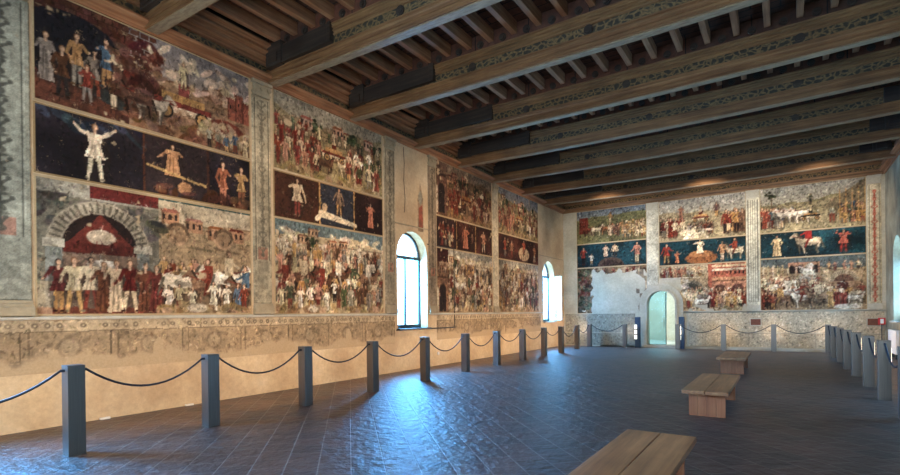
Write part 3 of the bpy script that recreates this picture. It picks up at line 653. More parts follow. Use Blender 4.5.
def lower_scene(W, H, kind, res):
    c = Cv(W, H, res, CRM)
    if kind == 'arch':
        sky(c, (170, 160, 136), (150, 110, 84)); hills(c, H * .82, .22, (178, 150, 114), 3); c.rect(0, W, H * .97, H, (60, 90, 90))
        for k in range(4): house(c, W * (.5 + .12 * k), H * R.uniform(.68, .8), .32, .22, (176, 128, 96))
        for k in range(2): arch_band(c, W * (.58 + .25 * k), H * .7, .2, .05, (176, 140, 108), (150, 120, 92))
        a = W * .24; c.rect(0, W * .49, 0, H, (120, 116, 102)); c.rect(0, W * .49, H * .88, H * .99, (150, 146, 132)); c.rect(W * .2, W * .49, H * .89, H * .99, (118, 48, 46)); rocks(c, 0, W * .49, H * .6, H * .88, 50, (88, 88, 84))
        arch_band(c, a, H * .52, .72, .2, (160, 150, 130), (58, 44, 42)); c.poly([(a - .5, H * .52), (a + .5, H * .52), (a, H * .78)], (126, 56, 48)); c.ell(a, H * .6, .2, .12, (196, 176, 150)); c.rect(a - .5, a + .5, H * .46, H * .55, (110, 48, 42))
        c.rect(a - .55, a + .55, 0, H * .47, (132, 110, 94)); c.rect(a - .2, a + .2, H * .3, H * .42, (206, 200, 186))
        for sx in (-.62, .62): c.rect(a + sx - .1, a + sx + .1, 0, H * .55, (128, 134, 128)); c.rect(a + sx - .14, a + sx + .14, H * .5, H * .56, (176, 170, 152))
        c.rect(0, W * .5, 0, .12, (140, 66, 50)); c.rect(0, .2, 0, .5, CRM, .6)
        for u, hh, cc in ((.28, .8, (110, 52, 48)), (.48, .84, (190, 170, 140)), (.7, .86, (200, 184, 156)), (.88, .8, (120, 66, 52)), (1.06, .84, (186, 160, 130)), (1.26, .86, (124, 42, 38)), (1.5, .82, (136, 84, 64)), (1.68, .8, (116, 50, 42)), (1.86, .7, WHT)): person(c, u, .06, hh, cc, wide=1.15)
        c.rect(W * .5, W, H * .28, H * .3, BRN); crowd(c, W * .5, W * .75, .35, .55, [CRM, PINK, RED, OCH], 6, .2, 2); horse(c, W * .6, .2, .75, (206, 192, 168)); horse(c, W * .74, .15, .7, (140, 104, 80), -1, (150, 66, 50))
        horse(c, W * .86, .3, .72, (214, 204, 184), 1, CRM); horse(c, W * .96, .12, .66, (110, 84, 68), -1, BLU); crowd(c, W * .5, W, .05, .55, [CRM, GRN, BLU, RED, WHT], 7, .1, 1); rocks(c, W * .5, W, 0, .14, 40, (156, 126, 92)); c.ell(W * .68, .12, .2, .08, (196, 182, 158))
    elif kind == 'lost':
        c.c[:] = (120, 96, 76); rocks(c, 0, W, H * .6, H, 60, (150, 130, 104)); crowd(c, 0, W, H * .8, .4, [RED, CRM, BRN], 12, .2, 1)
        rocks(c, 0, .7, 0, H, 70, (76, 78, 58)); rocks(c, .1, .7, H * .4, H * .8, 20, (124, 66, 50)); crowd(c, W * .8, W, H * .15, .5, [BRN, RED, CRM], 3, .4, 3)
        m = ((c.u > .68) & (c.u < W * .83) & (c.v < H * .93)) | ((c.u > W * .83) & (c.v < H * .2)) | ((c.u > .68) & (c.u < W * .83) & (c.v < H)); n = c.noise(.2, .5)
        c.a = np.where(((c.u + n * .2 > .72) & (c.v - n * .3 < H * .9)), np.where((c.u > W * .85) & (n > .05), .8, .0), 1.0)
    elif kind in ('palace', 'riders'):
        sky(c, (84, 102, 106) if kind == 'riders' else (170, 158, 132), (150, 112, 88)); hills(c, H * .8, .16, (168, 146, 112), 2)
        if kind == 'palace':
            crowd(c, 0, W * .5, H * .74, .4, [CRM, RED, PINK, GRY], 12, .12, 2); c.rect(0, W * .5, H * .72, H * .74, WHT); c.rect(W * .58, W, H * .25, H, (180, 96, 76)); c.rect(W * .62, W, H * .84, H * .88, WHT); c.rect(W * .62, W, H * .92, H * .96, CRM)
            for k in range(8): c.rect(W * (.65 + k * .044), W * (.665 + k * .044), H * .77, H * .83, DK)
            arcade(c, W * .62, .3, W * .38, H * .55, 2, (176, 120, 94), (98, 66, 56)); arch_band(c, W * .4, H * .45, .42, .12, (176, 164, 142), (84, 84, 76)); c.ell(W * .38, H * .42, .25, .1, WHT)
            rocks(c, 0, W * .35, H * .3, H * .66, 40, (212, 204, 184)); crowd(c, W * .32, W * .6, .15, .8, [GRY, CRM, GRN, WHT], 6, .14, 3); crowd(c, W * .6, W, .08, .72, [RED, OCH, PINK, RED, CRM, BRN], 8, .16, 3); horse(c, W * .5, .1, .6, (222, 214, 196)); rocks(c, W * .25, W, 0, .12, 40, (170, 150, 120))
            n = c.noise(.25, .4); c.a = np.where(c.u + n * 1.0 < W * .22, np.where(c.v > H * .74, 1, .1), 1.0)
            c.a = np.where((c.v < H * .15) & (n > .05), .1, c.a)
        else:
            for k in range(5): c.cap(.1 + k * .16, H * .6, .1 + k * .16, H * .86, .02, vary(CRM, 30))
            arcade(c, W * .28, H * .7, W * .3, H * .2, 4, (166, 120, 92)); rocks(c, W * .4, W * .55, H * .5, H * .85, 20, (206, 200, 184)); arch_band(c, W * .8, H * .5, .45, .14, (182, 158, 126), (106, 78, 62)); c.rect(W * .66, W * .97, .2, H * .52, (150, 116, 88)); c.rect(W * .74, W * .84, .25, H * .5, (92, 50, 44))
            crowd(c, W * .64, W * .97, H * .72, .36, [CRM, OCH, PINK], 5, .15, 1); crowd(c, 0, W * .62, .5, .6, [CRM, RED, PINK, WHT, GRY], 10, .2, 3)
            for u, v, cc, rc in ((.12, .2, BRN, CRM), (.28, .3, (212, 204, 186), WHT), (.42, .1, (206, 196, 176), RED), (.56, .14, (150, 120, 94), CRM), (.2, .05, (120, 92, 72), OCH)): horse(c, W * u, v, .78, cc, R.choice((1, -1)), rc)
            crowd(c, W * .62, W * .98, .12, .75, [CRM, WHT, RED, OCH], 5, .16, 2); crowd(c, 0, W * .14, .05, .7, [RED, BRN], 3, .1, 2); c.ell(W * .83, .12, .4, .1, (214, 206, 188)); horse(c, W * .9, .2, .5, (214, 206, 190), 1)
    else:
        sky(c, (96, 122, 128) if kind == 'a' else (150, 150, 140), (168, 128, 98)); hills(c, H * .84, .2, (188, 168, 132), 3); rocks(c, 0, W, H * .55, H * .9, 90, (206, 190, 160))
        for k in range(6): house(c, R.uniform(0, W * .6), H * R.uniform(.62, .85), .3, .18, (180, 144, 112))
        arcade(c, W * .62, H * .48, W * .36, H * .34, 3, (200, 180, 150), (90, 78, 66)); c.rect(W * .47, W * .6, H * .3, H * .8, (140, 96, 72), .6); tree(c, W * .3, H * .6, .5)
        crowd(c, 0, W, H * .42, .5, [CRM, BRN, WHT, PINK, GRY, OCH], 14, .2, 3)
        for k in range(6): horse(c, W * (.08 + .15 * k), R.uniform(.25, .55), .72, R.choice([(210, 200, 180), BRN, (150, 110, 84), (200, 186, 160)]), R.choice((1, -1)), R.choice([RED, CRM, GRN, WHT]))
        crowd(c, 0, W, .08, .62, [CRM, RED, OCH, WHT, GRN, PINK, GRY, BRN], 13, .16, 3); rocks(c, 0, W, 0, .12, 50, (160, 130, 96)); c.ell(W * .3, .1, .15, .07, WHT)
        if kind == 'b': c.rect(0, .62, 0, H, (104, 66, 52), .5); arcade(c, .04, .05, .55, H * .6, 1, (150, 108, 84)); c.rect(0, .62, H * .78, H, (70, 36, 34))
        if kind == 'c': c.c[:, :int(c.w * .28)] *= .82
    c.weather(.17); return c

def border(c, col, t=.03):
    for a in ((0, c.W, 0, t), (0, c.W, c.H - t, c.H), (0, t, 0, c.H), (c.W - t, c.W, 0, c.H)): c.rect(*a, col)

M_fillet = plaster('fillet_ochre', (150, 126, 92), (176, 152, 116), (196, 174, 140))
def fresco(origin_u, W, plane, kinds, mids, zs, res, label, fade=.55, tone=1.0):
    """three stacked scenes; plane 'L' = left wall (u = Y), 'F' = far wall (u = X)"""
    z0, z1, z2, z3 = zs
    if plane == 'L': o = lambda z: (XL, origin_u, z); du, nr, mt = (0, 1, 0), (1, 0, 0), M_paintL; e = empty('fresco', (XL, origin_u + W / 2, z0))
    else: o = lambda z: (origin_u, YF, z); du, nr, mt = (1, 0, 0), (0, -1, 0), M_paintF; e = empty('fresco', (origin_u + W / 2, YF, z0))
    inv = e.matrix_world
    for nm, c, z in (('lower_scene', lower_scene(W, z1 - z0, kinds[2], res), z0), ('middle_band', band(W, z2 - z1 - .05, kinds[1], res), z1 + .025), ('upper_scene', upper_scene(W, z3 - z2, kinds[0], res), z2)):
        border(c, (176, 150, 112) if nm != 'middle_band' else (150, 122, 84), .02); c.c *= tone; c.lose(fade)
        loc = np.array(o(z), float) - np.array(e.location); 
        X_, Z_ = c.u + origin_u, c.v + z
        cut = ((np.abs(X_ + 4.5) < .62) & (Z_ < 1.95)) | (np.hypot(X_ + 4.5, Z_ - 1.93) < .62) if plane == 'F' else None
        c.mesh(nm, tuple(loc), du, nr, mt, e, cut=cut)
    # light painted fillets as thin plaster ridges
    for z in (z1, z2):
        m = MB()
        if plane == 'L': m.box(.001, .012, -W / 2, W / 2, z - z0 - .012, z - z0 + .012)
        else: m.box(-W / 2, W / 2, -.012, -.001, z - z0 - .012, z - z0 + .012)
        m.build('fillet', M_fillet, e)
    tag(e, label, 'fresco', 'wall frescoes'); return e
fresco(2.69, 3.53, 'L', ('dark', 'navy_a', 'arch'), 0, (1.64, 3.68, 4.76, 6.42), .016, 'large painted wall fresco nearest the camera, dark band with a pale dancing figure', .75)
fresco(6.76, 3.48, 'L', ('plain', 'navy2_b', 'a'), 0, (1.64, 3.69, 4.74, 6.42), .02, 'painted wall fresco just left of the tall arched window, reclining pale figure in its band', .7)
fresco(12.74, 3.56, 'L', ('brown', 'umber_c', 'b'), 0, (1.64, 3.68, 4.70, 6.42), .028, 'reddish painted wall fresco just right of the tall arched window', .6, .92)
fresco(16.80, 3.70, 'L', ('blue', 'umber_d', 'c'), 0, (1.64, 3.66, 4.68, 6.42), .03, 'painted wall fresco on the long wall nearest the open casement window', .65, .95)
fresco(-8.28, 3.20, 'F', ('far_field', 'teal_e', 'lost'), 0, (1.54, 3.70, 4.86, 6.42), .03, 'end wall fresco left of the doorway, its lower scene lost to bare plaster', .8)
fresco(-4.55, 3.31, 'F', ('far_dance', 'teal_f', 'palace'), 0, (1.58, 3.58, 4.66, 6.42), .03, 'end wall fresco above and right of the doorway with a pink palace', .8)
fresco(-.76, 3.28, 'F', ('far_loom', 'teal_g', 'riders'), 0, (1.58, 3.62, 4.66, 6.42), .03, 'end wall fresco nearest the right corner with a prancing horse on teal band', .8)

# painted dado under the frescoes
def dado(name, u0, W, plane, z0, z1, label, kind):
    c = Cv(W, z1 - z0, .015 if kind == 'brown' else .025, (150, 128, 100)); H = c.H
    if kind == 'blue': c.c[:] = (134, 136, 126)
    elif kind == 'stone': c.c[:] = (188, 176, 152)
    else:
        c.rect(0, W, H - .2, H - .02, (172, 152, 122)); c.rect(0, W, H - .21, H - .19, (110, 94, 76))
        for k in range(int(W / 1.15) + 1):
            a = k * 1.15
            c.rect(a, a + .02, 0, H - .2, (90, 76, 62)); c.rect(a + .1, a + .12, .12, H - .2, (112, 94, 74))
            for _ in range(14): c.ell(a + R.uniform(.15, .95), R.uniform(.15, H - .25), .05, .035, (104, 88, 70), .5, R.uniform(-1, 1))
            c.ell(a + .6, H * .45, .16, .16, (110, 94, 76), .6); c.ell(a + .6, H * .45, .12, .12, (166, 146, 116), .7)
            if k % 2: c.poly([(a + .1, .02), (a + 1.1, .02), (a + 1.0, .1), (a + .2, .1)], (96, 82, 68), .8)
    c.weather(.12 if kind == 'brown' else .06)
    if kind == 'brown':
        for k in range(int(W / .15)):
            if R.random() < .12: continue
            c.ell(k * .15 + .08, H - .11, .04, R.uniform(.03, .045), (66, 54, 44), R.uniform(.5, .9)); c.ell(k * .15 + .08, H - .11, .018, .018, (190, 168, 132), .8)
        for a, sx in ((.6, 1), (2.1, 1), (3.8, 1), (5.9, 1)):
            c.poly([(a, .10), (a + .9, .10), (a + .8, .16), (a + .1, .16)], (92, 80, 66), .7); c.poly([(a + .1, .18), (a + .8, .18), (a + .7, .21), (a + .2, .21)], (92, 80, 66), .6)
        n = c.noise(.5, .12) + c.noise(.15, .08); m = np.clip((c.v - .16 + n) * 9, 0, 1)[..., None]; m2 = m * (c.noise(.3, .6) < .42)[..., None]
        m2 = np.maximum(m2, (c.v > H - .24)[..., None] * m); c.c = c.c * m2 + np.array((170, 145, 112)) * (1 - m2); c.a[:] = .9
    else:
        
        for k in range(int(W / 1.1) + 1): c.cap(k * 1.1, .05, k * 1.1, .55, .008, (120, 110, 94), al=.6)
        c.rect(0, W, .55, .575, (128, 116, 98), .8); c.rect(0, W, .575, .59, (206, 196, 174), .7); c.lose(.6, lo=.3); c.a *= .85
    if plane == 'L': o = c.mesh(name, (XL, u0, z0), (0, 1, 0), (1, 0, 0), M_paintL, None, .004)
    else: o = c.mesh(name, (u0, YF, z0), (1, 0, 0), (0, -1, 0), M_paintF, None, .004)
    return tag(o, label, 'dado')
dado('painted_dado', 0.2, 10.5, 'L', .80, 1.60, 'worn brown painted dado running below the two frescoes left of the tall window', 'brown')
dado('painted_dado', 12.7, 8.0, 'L', .80, 1.60, 'worn brown painted dado running below the two frescoes right of the tall window', 'brown')
dado('painted_dado', -8.9, 3.3, 'F', .05, 1.52, 'grey-blue painted dado on the end wall left of the doorway', 'blue')
dado('painted_dado', -3.4, 6.4, 'F', .12, 1.53, 'pale stone-coloured dado on the end wall right of the doorway', 'stone')

# pilasters in shallow relief with painted grotesques
def pilaster(u, W, plane, z0, z1, label, kind='orn', capital=True, base=(168, 154, 128)):
    e = empty('painted_pilaster', (XL, u, z0) if plane == 'L' else (u, YF, z0)); H = z1 - z0
    def bx(m, a, b, lo, hi, d):
        if plane == 'L': m.box(.001, d, a, b, lo, hi, .004)
        else: m.box(a, b, -d, -.001, lo, hi, .004)
        return m
    mt = M_stoneL if plane == 'L' else M_stone
    b = MB(); bx(b, -.012, W + .012, 0, .12, .075); bx(b, -.006, W + .006, .12, .17, .055); bx(b, 0, W, .17, .22, .04); b.build('pilaster_base', mt, e)
    c = Cv(W, H - .22 - (.3 if capital else 0), .014 if plane == 'L' else .025, base); cx = W / 2
    if kind == 'flute':
        for k in range(5): c.rect(W * (.1 + k * .18), W * (.17 + k * .18), .15, c.H - .1, (128, 122, 106))
        c.rect(0, W, 0, c.H * .3, tuple(x * .96 for x in base), .3)
    elif kind == 'plain': pass
    else:
        dk = tuple(x * (.5 if W > .6 else .68) for x in base) if kind == 'orn' else (152, 62, 46)
        e0 = W * .14
        for a in (e0, W - e0): c.cap(a, .9 if kind == 'orn' else .1, a, c.H - .06, .012, tuple(x * .6 for x in base)); c.cap(a + .02, .9 if kind == 'orn' else .1, a + .02, c.H - .06, .008, tuple(min(240, x * 1.18) for x in base))
        z = 1.0 if kind == 'orn' else .1
        if kind == 'orn': c.rect(W * .2, W * .8, .3, .86, tuple(x * .9 for x in base)); c.rect(W * .25, W * .75, .9, 1.15, (160, 84, 64), .5)
        while z < c.H - .2:
            c.ell(cx, z, W * .1, .05, dk, .8); c.cap(cx, z, cx, z + .2, W * .025, dk)
            q_ = R.uniform(.06, .2)
            for sg in (-1, 1): c.cap(cx, z + .06, cx + sg * W * q_, z + .14, W * .04, dk, W * .02, .85); c.ell(cx + sg * W * q_, z + .15, W * .05, .03, dk, .8)
            c.ell(cx, z + .2, W * .14, .025, dk, .8); z += .27
    c.weather(.14)
    loc = (0, 0, .22)
    c.mesh('shaft', (0, 0, .22), (0, 1, 0) if plane == 'L' else (1, 0, 0), (1, 0, 0) if plane == 'L' else (0, -1, 0), M_paintL if plane == 'L' else M_paintF, e, .022)
    if capital:
        k = MB(); bx(k, .02, W - .02, H - .30, H - .26, .05); bx(k, 0, W, H - .26, H - .22, .035); bx(k, -.012, W + .012, H - .06, H, .09)
        bx(k, .03, W - .03, H - .22, H - .06, .045)
        for s_ in (.12, .5, .88):
            q = (.05, W * s_, H - .14) if plane == 'L' else (W * s_, -.05, H - .14)
            k.cyl(q, .045, .05, 'x' if plane == 'L' else 'y', 12)
        k.build('capital', mt, e)
    return tag(e, label, 'pilaster', 'painted pilasters')
M_stoneL = plaster('painted_stone_warm', (140, 124, 98), (164, 146, 116), (182, 164, 134))
pilaster(1.96, .70, 'L', 1.64, 6.42, 'broad grey-green ornamented pilaster at the left edge before the first fresco', base=(150, 146, 128))
pilaster(6.26, .44, 'L', 1.64, 6.42, 'ornamented stone-coloured pilaster between the two nearest frescoes', base=(164, 148, 120))
pilaster(10.30, .44, 'L', 1.64, 6.42, 'ornamented pilaster beside the left edge of the tall window', base=(150, 134, 108))
pilaster(12.30, .42, 'L', 1.64, 6.42, 'dim ornamented pilaster beside the right edge of the tall window', base=(132, 114, 92))
pilaster(16.36, .40, 'L', 1.64, 6.42, 'pale plain pilaster between the two far frescoes of the long wall', 'plain', base=(176, 160, 132))
pilaster(-5.06, .48, 'F', 2.55, 6.42, 'pale smooth pilaster rising above the doorway', 'plain', base=(180, 174, 156))
pilaster(-1.23, .45, 'F', 1.58, 6.42, 'fluted pilaster with capital right of the pink palace fresco', 'flute', base=(196, 188, 166))
pilaster(2.56, .38, 'F', 1.58, 6.42, 'pilaster with red candelabra ornament in the right corner', 'red', base=(178, 164, 136))

# painted fragment on bare plaster over the tall window and border strip round it
c = Cv(.34, 1.5, .02, (150, 128, 100)); c.poly([(.05, 0), (.29, 0), (.29, .9), (.17, 1.4), (.05, .9)], (132, 106, 82)); c.poly([(.08, .1), (.3, .1), (.26, .8), (.1, .7)], (126, 54, 40)); c.ell(.17, 1.0, .1, .2, (120, 112, 96)); c.weather(.2); c.a = np.where(np.abs(c.u - .17) < .14 - np.maximum(0, c.v - 1) * .3, .9, 0.0)
tag(c.mesh('painted_fragment', (XL, 11.75, 4.05), (0, 1, 0), (1, 0, 0), M_paintL, None), 'small faded red painted niche fragment on bare plaster above the tall window', 'painting')
m = MB(); pts = [(11.15, 6.35), (11.18, 5.9), (11.15, 5.4), (11.2, 4.9), (11.17, 4.5)]
for (a, za), (b, zb) in zip(pts, pts[1:]): m.quad((XL + .004, a - .014, za), (XL + .004, a + .014, za), (XL + .004, b + .014, zb), (XL + .004, b - .014, zb))
tag(m.build('wall_crack', M_dark), 'long dark crack in the bare plaster above the tall window', 'crack')
m = MB()
m.box(XL, XL + .02, 12.25, 13.72, 3.70, 3.73); m.box(XL, XL + .02, 13.69, 13.72, 1.18, 3.7); m.box(XL, XL + .03, 10.75, 13.72, 1.14, 1.18)
struct(m.build('trim_4', M_dark))
m = MB().box(XL, XL + .02, 10.75, 12.28, 4.14, 4.17); m.box(XL, XL + .02, 20.55, 23.4, 4.14, 4.17)
struct(m.build('trim_5', M_stoneL))

# red-brown painted tablets in the dado of the end wall
for x, lb in ((-1.14, 'below the fluted pilaster'), (2.5, 'beside the red sign')):
    e = empty('painted_tablet', (x, YF - .012, .98)); MB().box(0, .4, -.004, .004, 0, .30, .002).build('tablet_border', M_stone, e); MB().box(.03, .37, -.008, .0, .03, .27, .002).build('tablet_field', simple('red_brown_paint', (112, 66, 50), .8, noise=12), e)
    tag(e, 'dark red-brown painted tablet on the end wall %s' % lb, 'tablet')

# doorway in the end wall
e = struct(empty('door_1', ((DA + DB) / 2, YF, 0)))
def archring(r0, r1, zs, ya, yb, n=24):
    m = MB(); P = [(-r1, 0), (-r1, zs)] + [(-r1 * math.cos(math.pi * i / n), zs + r1 * math.sin(math.pi * i / n)) for i in range(1, n)] + [(r1, zs), (r1, 0)]
    Q = [(-r0, 0), (-r0, zs)] + [(-r0 * math.cos(math.pi * i / n), zs + r0 * math.sin(math.pi * i / n)) for i in range(1, n)] + [(r0, zs), (r0, 0)]
    for y in (ya,):
        for i in range(len(P) - 1): m.quad((P[i][0], y, P[i][1]), (P[i + 1][0], y, P[i + 1][1]), (Q[i + 1][0], y, Q[i + 1][1]), (Q[i][0], y, Q[i][1]))
    for A in (P, Q):
        for i in range(len(A) - 1): m.quad((A[i][0], ya, A[i][1]), (A[i + 1][0], ya, A[i + 1][1]), (A[i + 1][0], yb, A[i + 1][1]), (A[i][0], yb, A[i][1]))
    return m
archring(.58, .90, DSPR, -.05, .01).build('door_surround', M_grey, e)
archring(.58, .66, DSPR, -.09, .01).build('door_frame', M_stone, e)
MB().box(-.9, .9, -.14, .4, 0, .12, .01).build('threshold', M_stone, e)
lf = MB().prism([(-.57, .14), (-.57, DSPR)] + [(-.57 * math.cos(math.pi * i / 16), DSPR + .57 * math.sin(math.pi * i / 16)) for i in range(1, 11)] + [(.16, .14)], lambda a, b, t: (a, t, b), [.18, .19]).build('glass_leaf', M_gdoor, e)
MB().box(.15, .18, .165, .205, .14, 2.42).build('leaf_stile', M_iron, e)
MB().cyl((.09, .14, 1.1), .015, .35, 'z').cyl((.09, .165, 1.25), .01, .04, 'y').cyl((.09, .165, .95), .01, .04, 'y').build('door_handle', M_steel, e)
# dark blue door-side stand-ins, added with glowing white panels for light reflections
for x, lb in ((-5.42, 'left'), (-3.62, 'right')):
    s_ = empty('reflection_stand', (x, YF - .32, 0)); MB().box(-.11, .11, -.07, .07, 0, 1.36, .008).build('stand_body', M_navy, s_)
    for k in range(3): MB().box(-.13, -.02, -.085, -.06, .38 + k * .23, .56 + k * .23, .004).build('glow_panel', simple('white_glow_panel', (255, 250, 235), .4, emit=(1, .96, .85), es=.9) if k == 0 else bpy.data.materials['white_glow_panel'], s_)
    tag(s_, 'narrow dark blue stand-in, white panels glowing as reflections on the %s side of the doorway' % lb, 'reflection stand-in')
# room beyond the doorway
ya, yb = YF + .42, YF + 4.2
struct(MB().box(-7.2, -1.8, YF, yb, -.2, .12).build('floor_beyond', M_stone))
m = MB(); m.box(-7.2, -1.8, yb, yb + .2, 0, 3.4); m.box(-7.4, -7.2, ya, yb, 0, 3.4); m.box(-1.8, -1.6, ya, yb, 0, 3.4)
struct(m.build('wall_beyond', plaster('beyond_plaster', (190, 176, 150), (206, 192, 168), (216, 204, 184))))
struct(MB().box(-7.4, -1.6, ya, yb + .2, 3.4, 3.55).build('ceiling_beyond', M_stone))
area('daylight_and_fill', (-5.6, YF + 2.0, 3.3), (0, 0, -1), 2.6, 2.0, 190, (.62, .86, 1.0))
MB_p = empty('framed_picture', (-4.25, yb - .03, 1.1)); MB().box(-.35, .35, -.02, .02, 0, 1.2, .004).build('picture_frame', M_benchz, MB_p); MB().box(-.29, .29, -.026, .0, .06, 1.14).build('picture_panel', simple('picture_paint', (150, 116, 88), .7, noise=5), MB_p)
tag(MB_p, 'framed brownish picture glimpsed through the doorway', 'picture')

# ------------------------------------------------------------------ barrier posts, ropes
PW = .088; PH = 1.05
def make_post():
    e = empty('barrier_post')
    MB().box(-PW, PW, -PW, PW, 0.012, PH - .012, .004).build('post_shaft', M_steel, e)
    MB().box(-PW - .002, PW + .002, -PW - .002, PW + .002, PH - .012, PH, .003).build('post_cap', M_steel, e)
    MB().box(-PW - .004, PW + .004, -PW - .004, PW + .004, 0, .012, .002).build('base_plate', M_steel, e)
    MB().box(-PW - .004, -PW + .002, -.07, .07, .62, .92, .003).build('lamp', M_lamp, e)
    return e
clip0 = MB().cyl((0, PW + .02, 0), .017, .05, 'y', 10).build('rope_clip', M_rope)
proto = make_post()
Lrow = [(-6.93, .62), (-6.95, 2.44), (-6.99, 4.15), (-7.11, 6.0), (-7.13, 7.78), (-7.2, 9.70), (-7.31, 11.72), (-7.40, 13.7), (-7.38, 15.5), (-7.40, 17.38), (-7.36, 18.98), (-7.50, 21.2), (-7.53, 23.0)]
Frow = [(-5.92, 22.98), (-3.73, 22.93), (-2.03, 22.95), (-.33, 23.0), (1.35, 22.95)]
Rrow = [(1.38, 20.9), (1.40, 19.0), (1.41, 17.05), (1.43, 15.3), (1.45, 13.4), (1.46, 11.55), (1.47, 9.65)]
ORDN = ['first', 'second', 'third', 'fourth', 'fifth', 'sixth', 'seventh', 'eighth', 'ninth', 'tenth', 'eleventh', 'twelfth', 'thirteenth']
def place(i, xy, rz, label):
    o = proto if i == 0 else copy_tree(proto)
    o.location = (xy[0], xy[1], 0); o.rotation_euler = (0, 0, rz)
    tag(o, label, 'barrier post', 'barrier posts')
    return o
n = 0; posts = []
for k, xy in enumerate(Lrow):
    lb = 'square steel barrier post just outside the left edge of view' if k == 0 else 'square steel barrier post, %s from the camera along the fresco wall' % ORDN[k - 1]
    posts.append(place(n, xy, 0, lb)); n += 1
    area('post_light', (xy[0] - PW - .014, xy[1], .8), (-1, 0, .02), .13, .26, P_POST, WARM)
for k, xy in enumerate(Frow):
    lb = ['square steel barrier post left of the doorway', 'square steel barrier post right of the doorway', 'square steel barrier post below the palace fresco', 'square steel barrier post just right of the fluted pilaster', 'square steel barrier post at the right corner of the barrier'][k]
    posts.append(place(n, xy, -math.pi / 2, lb)); n += 1
    area('post_light', (xy[0], xy[1] + PW + .014, .8), (0, 1, .16), .13, .26, P_POST * .12, WARM)
for k, xy in enumerate(Rrow):
    lb = 'square steel barrier post, %s behind the corner post in the right row' % ORDN[k] if 0 else 'square steel barrier post in the right row, %s counting from the far corner post' % ORDN[k]
    posts.append(place(n, xy, math.pi, lb)); n += 1
    area('post_light', (xy[0] + PW + .014, xy[1], .8), (1, 0, .02), .13, .26, P_POST, WARM)
allp = Lrow + Frow + Rrow
def clipat(post, p, d):
    cl = clip0.copy() if clipat.used else clip0
    if clipat.used: C.objects.link(cl)
    clipat.used = True
    cl.parent = post
    rz = post.rotation_euler.z; a = math.atan2(-d.x, d.y) - rz
    a = round(a / (math.pi / 2)) * math.pi / 2
    cl.location = (0, 0, PH - .06); cl.rotation_euler = (0, 0, a)
    v = Vector((-math.sin(a + rz), math.cos(a + rz), 0)); return Vector((p[0], p[1], PH - .06)) + v * (PW + .04)
clipat.used = False
for i in range(len(allp) - 1):
    if i == len(Lrow): continue          # the doorway gap has no rope
    a, b = allp[i], allp[i + 1]; d = Vector((b[0] - a[0], b[1] - a[1], 0))
    p0 = clipat(posts[i], a, d); p1 = clipat(posts[i + 1], b, -d)
    L = (p1 - p0).length; sg = .195 * L if L < 2.2 else .15 * L
    pts = [p0 + (p1 - p0) * (t / 14) - Vector((0, 0, sg * (1 - (2 * t / 14 - 1) ** 2))) for t in range(15)]
    pts = [q - p0 for q in pts]
    o = MB().tube(pts, .014, 8).build('barrier_rope', M_rope, None, True); o.location = p0
    if i == 0: lb = 'dark sagging barrier rope running out of view at the left edge'
    elif i < len(Lrow) - 1: lb = 'dark sagging rope between the %s and %s posts along the fresco wall' % (ORDN[i - 1], ORDN[i])
    elif i == len(Lrow) - 1: lb = 'sagging rope in front of bare plaster left of the doorway'
    elif i < len(Lrow) + 4: lb = 'dark sagging rope along the end wall, %s right of the doorway' % ORDN[i - len(Lrow) - 1]
    elif i == len(Lrow) + 4: lb = 'dark rope from the far corner post to the first right row post'
    else: lb = 'dark rope between the %s and %s posts of the right row' % (ORDN[i - len(Lrow) - 5], ORDN[i - len(Lrow) - 4])
    tag(o, lb, 'rope', 'barrier ropes')

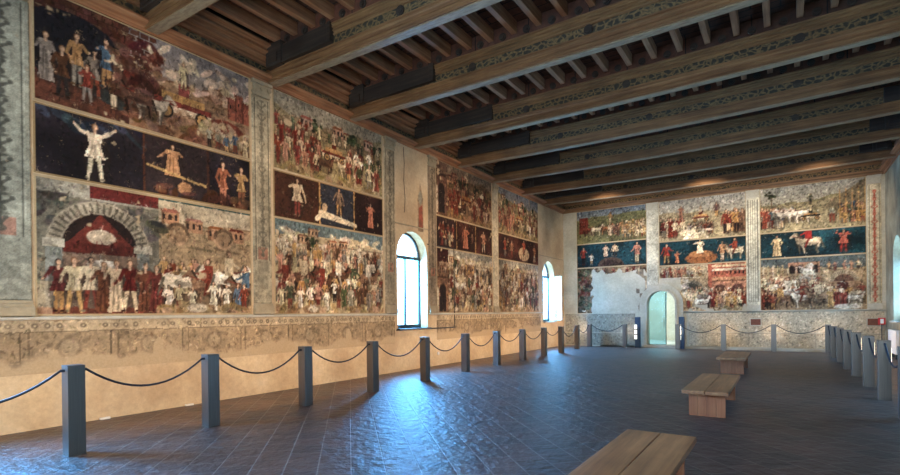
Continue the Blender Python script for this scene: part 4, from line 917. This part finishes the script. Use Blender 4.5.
# ------------------------------------------------------------------ benches
def bench(x0, x1, y0, y1, label):
    e = empty('wooden_bench', ((x0 + x1) / 2, (y0 + y1) / 2, 0)); w_, l_ = (x1 - x0) / 2, (y1 - y0) / 2; H = .42; T = .055
    s_ = MB(); s_.box(-w_, -.004, -l_, l_, H - T, H, .005); s_.box(.004, w_, -l_, l_, H - T, H, .005); s_.build('seat', M_bench, e)
    for sy in (-1, 1):
        yy = sy * (l_ - .30); lg = MB()
        for k in range(4):
            a = -w_ + .06 + k * (2 * w_ - .12) / 4; lg.box(a + .001, a + (2 * w_ - .12) / 4 - .001, yy - .03, yy + .03, 0, H - T - .05, .003)
        lg.build('leg', M_benchz, e)
        MB().box(-w_ + .05, w_ - .05, yy - .045, yy + .045, H - T - .05, H - T, .004).build('cross_rail', M_benchz, e)
    MB().box(-.03, .03, -l_ + .36, l_ - .36, .16, .24, .004).build('stretcher', M_benchz, e)
    return tag(e, label, 'bench', 'wooden benches')
bench(-1.32, -.69, 2.75, 5.18, 'wooden bench nearest the camera, cut off by the bottom edge')
bench(-1.29, -.67, 8.18, 10.55, 'middle one of the three low wooden benches')
bench(-1.42, -.78, 14.2, 16.5, 'smallest looking and farthest low wooden bench')

# ------------------------------------------------------------------ small things
e = empty('fire_sign', (2.905, YF - .14, 0)); MB().box(-.012, .012, -.012, .012, .02, 1.06).build('sign_pole', M_iron, e); MB().cyl((0, 0, .01), .11, .02, 'z', 20).build('sign_foot', M_iron, e)
MB().box(-.105, .105, -.03, -.012, 1.04, 1.28, .004).build('sign_board', M_red, e); MB().box(-.04, .05, -.034, -.029, 1.08, 1.24).build('sign_panel', M_white, e)
tag(e, 'small red sign with a white panel in the right corner', 'sign')
sk = MB().box(0, .02, -.05, .05, 0, .08, .004).build('wall_socket', M_plastic); sk.location = (XL, 12.75, .34)
tag(sk, 'small white wall socket low on the plaster right of the tall window', 'socket')
for y, lb in ((3.55, 'near the first post'), (4.9, 'beyond the second post')):
    o = MB().box(0, .05, -.07, .07, 0, .03, .004).build('cable_cover', M_plastic); o.location = (XL, y, 0); tag(o, 'tiny white cable cover at the foot of the fresco wall %s' % lb, 'cover')

e = empty('radiator', (XR - .10, 21.4, 0))
m = MB()
for k in range(14): m.box(-.05, .05, -.68 + k * .1, -.61 + k * .1, .16, .92, .015)
m.build('radiator_fins', M_white, e)
MB().box(-.02, .02, -.70, .70, .2, .24).box(-.02, .02, -.70, .70, .84, .88).build('radiator_pipe', M_white, e)
MB().box(-.03, .09, -.5, -.46, 0, .2).box(-.03, .09, .46, .5, 0, .2).build('radiator_foot', M_iron, e)
tag(e, 'white ribbed radiator under the window at the right edge', 'radiator')
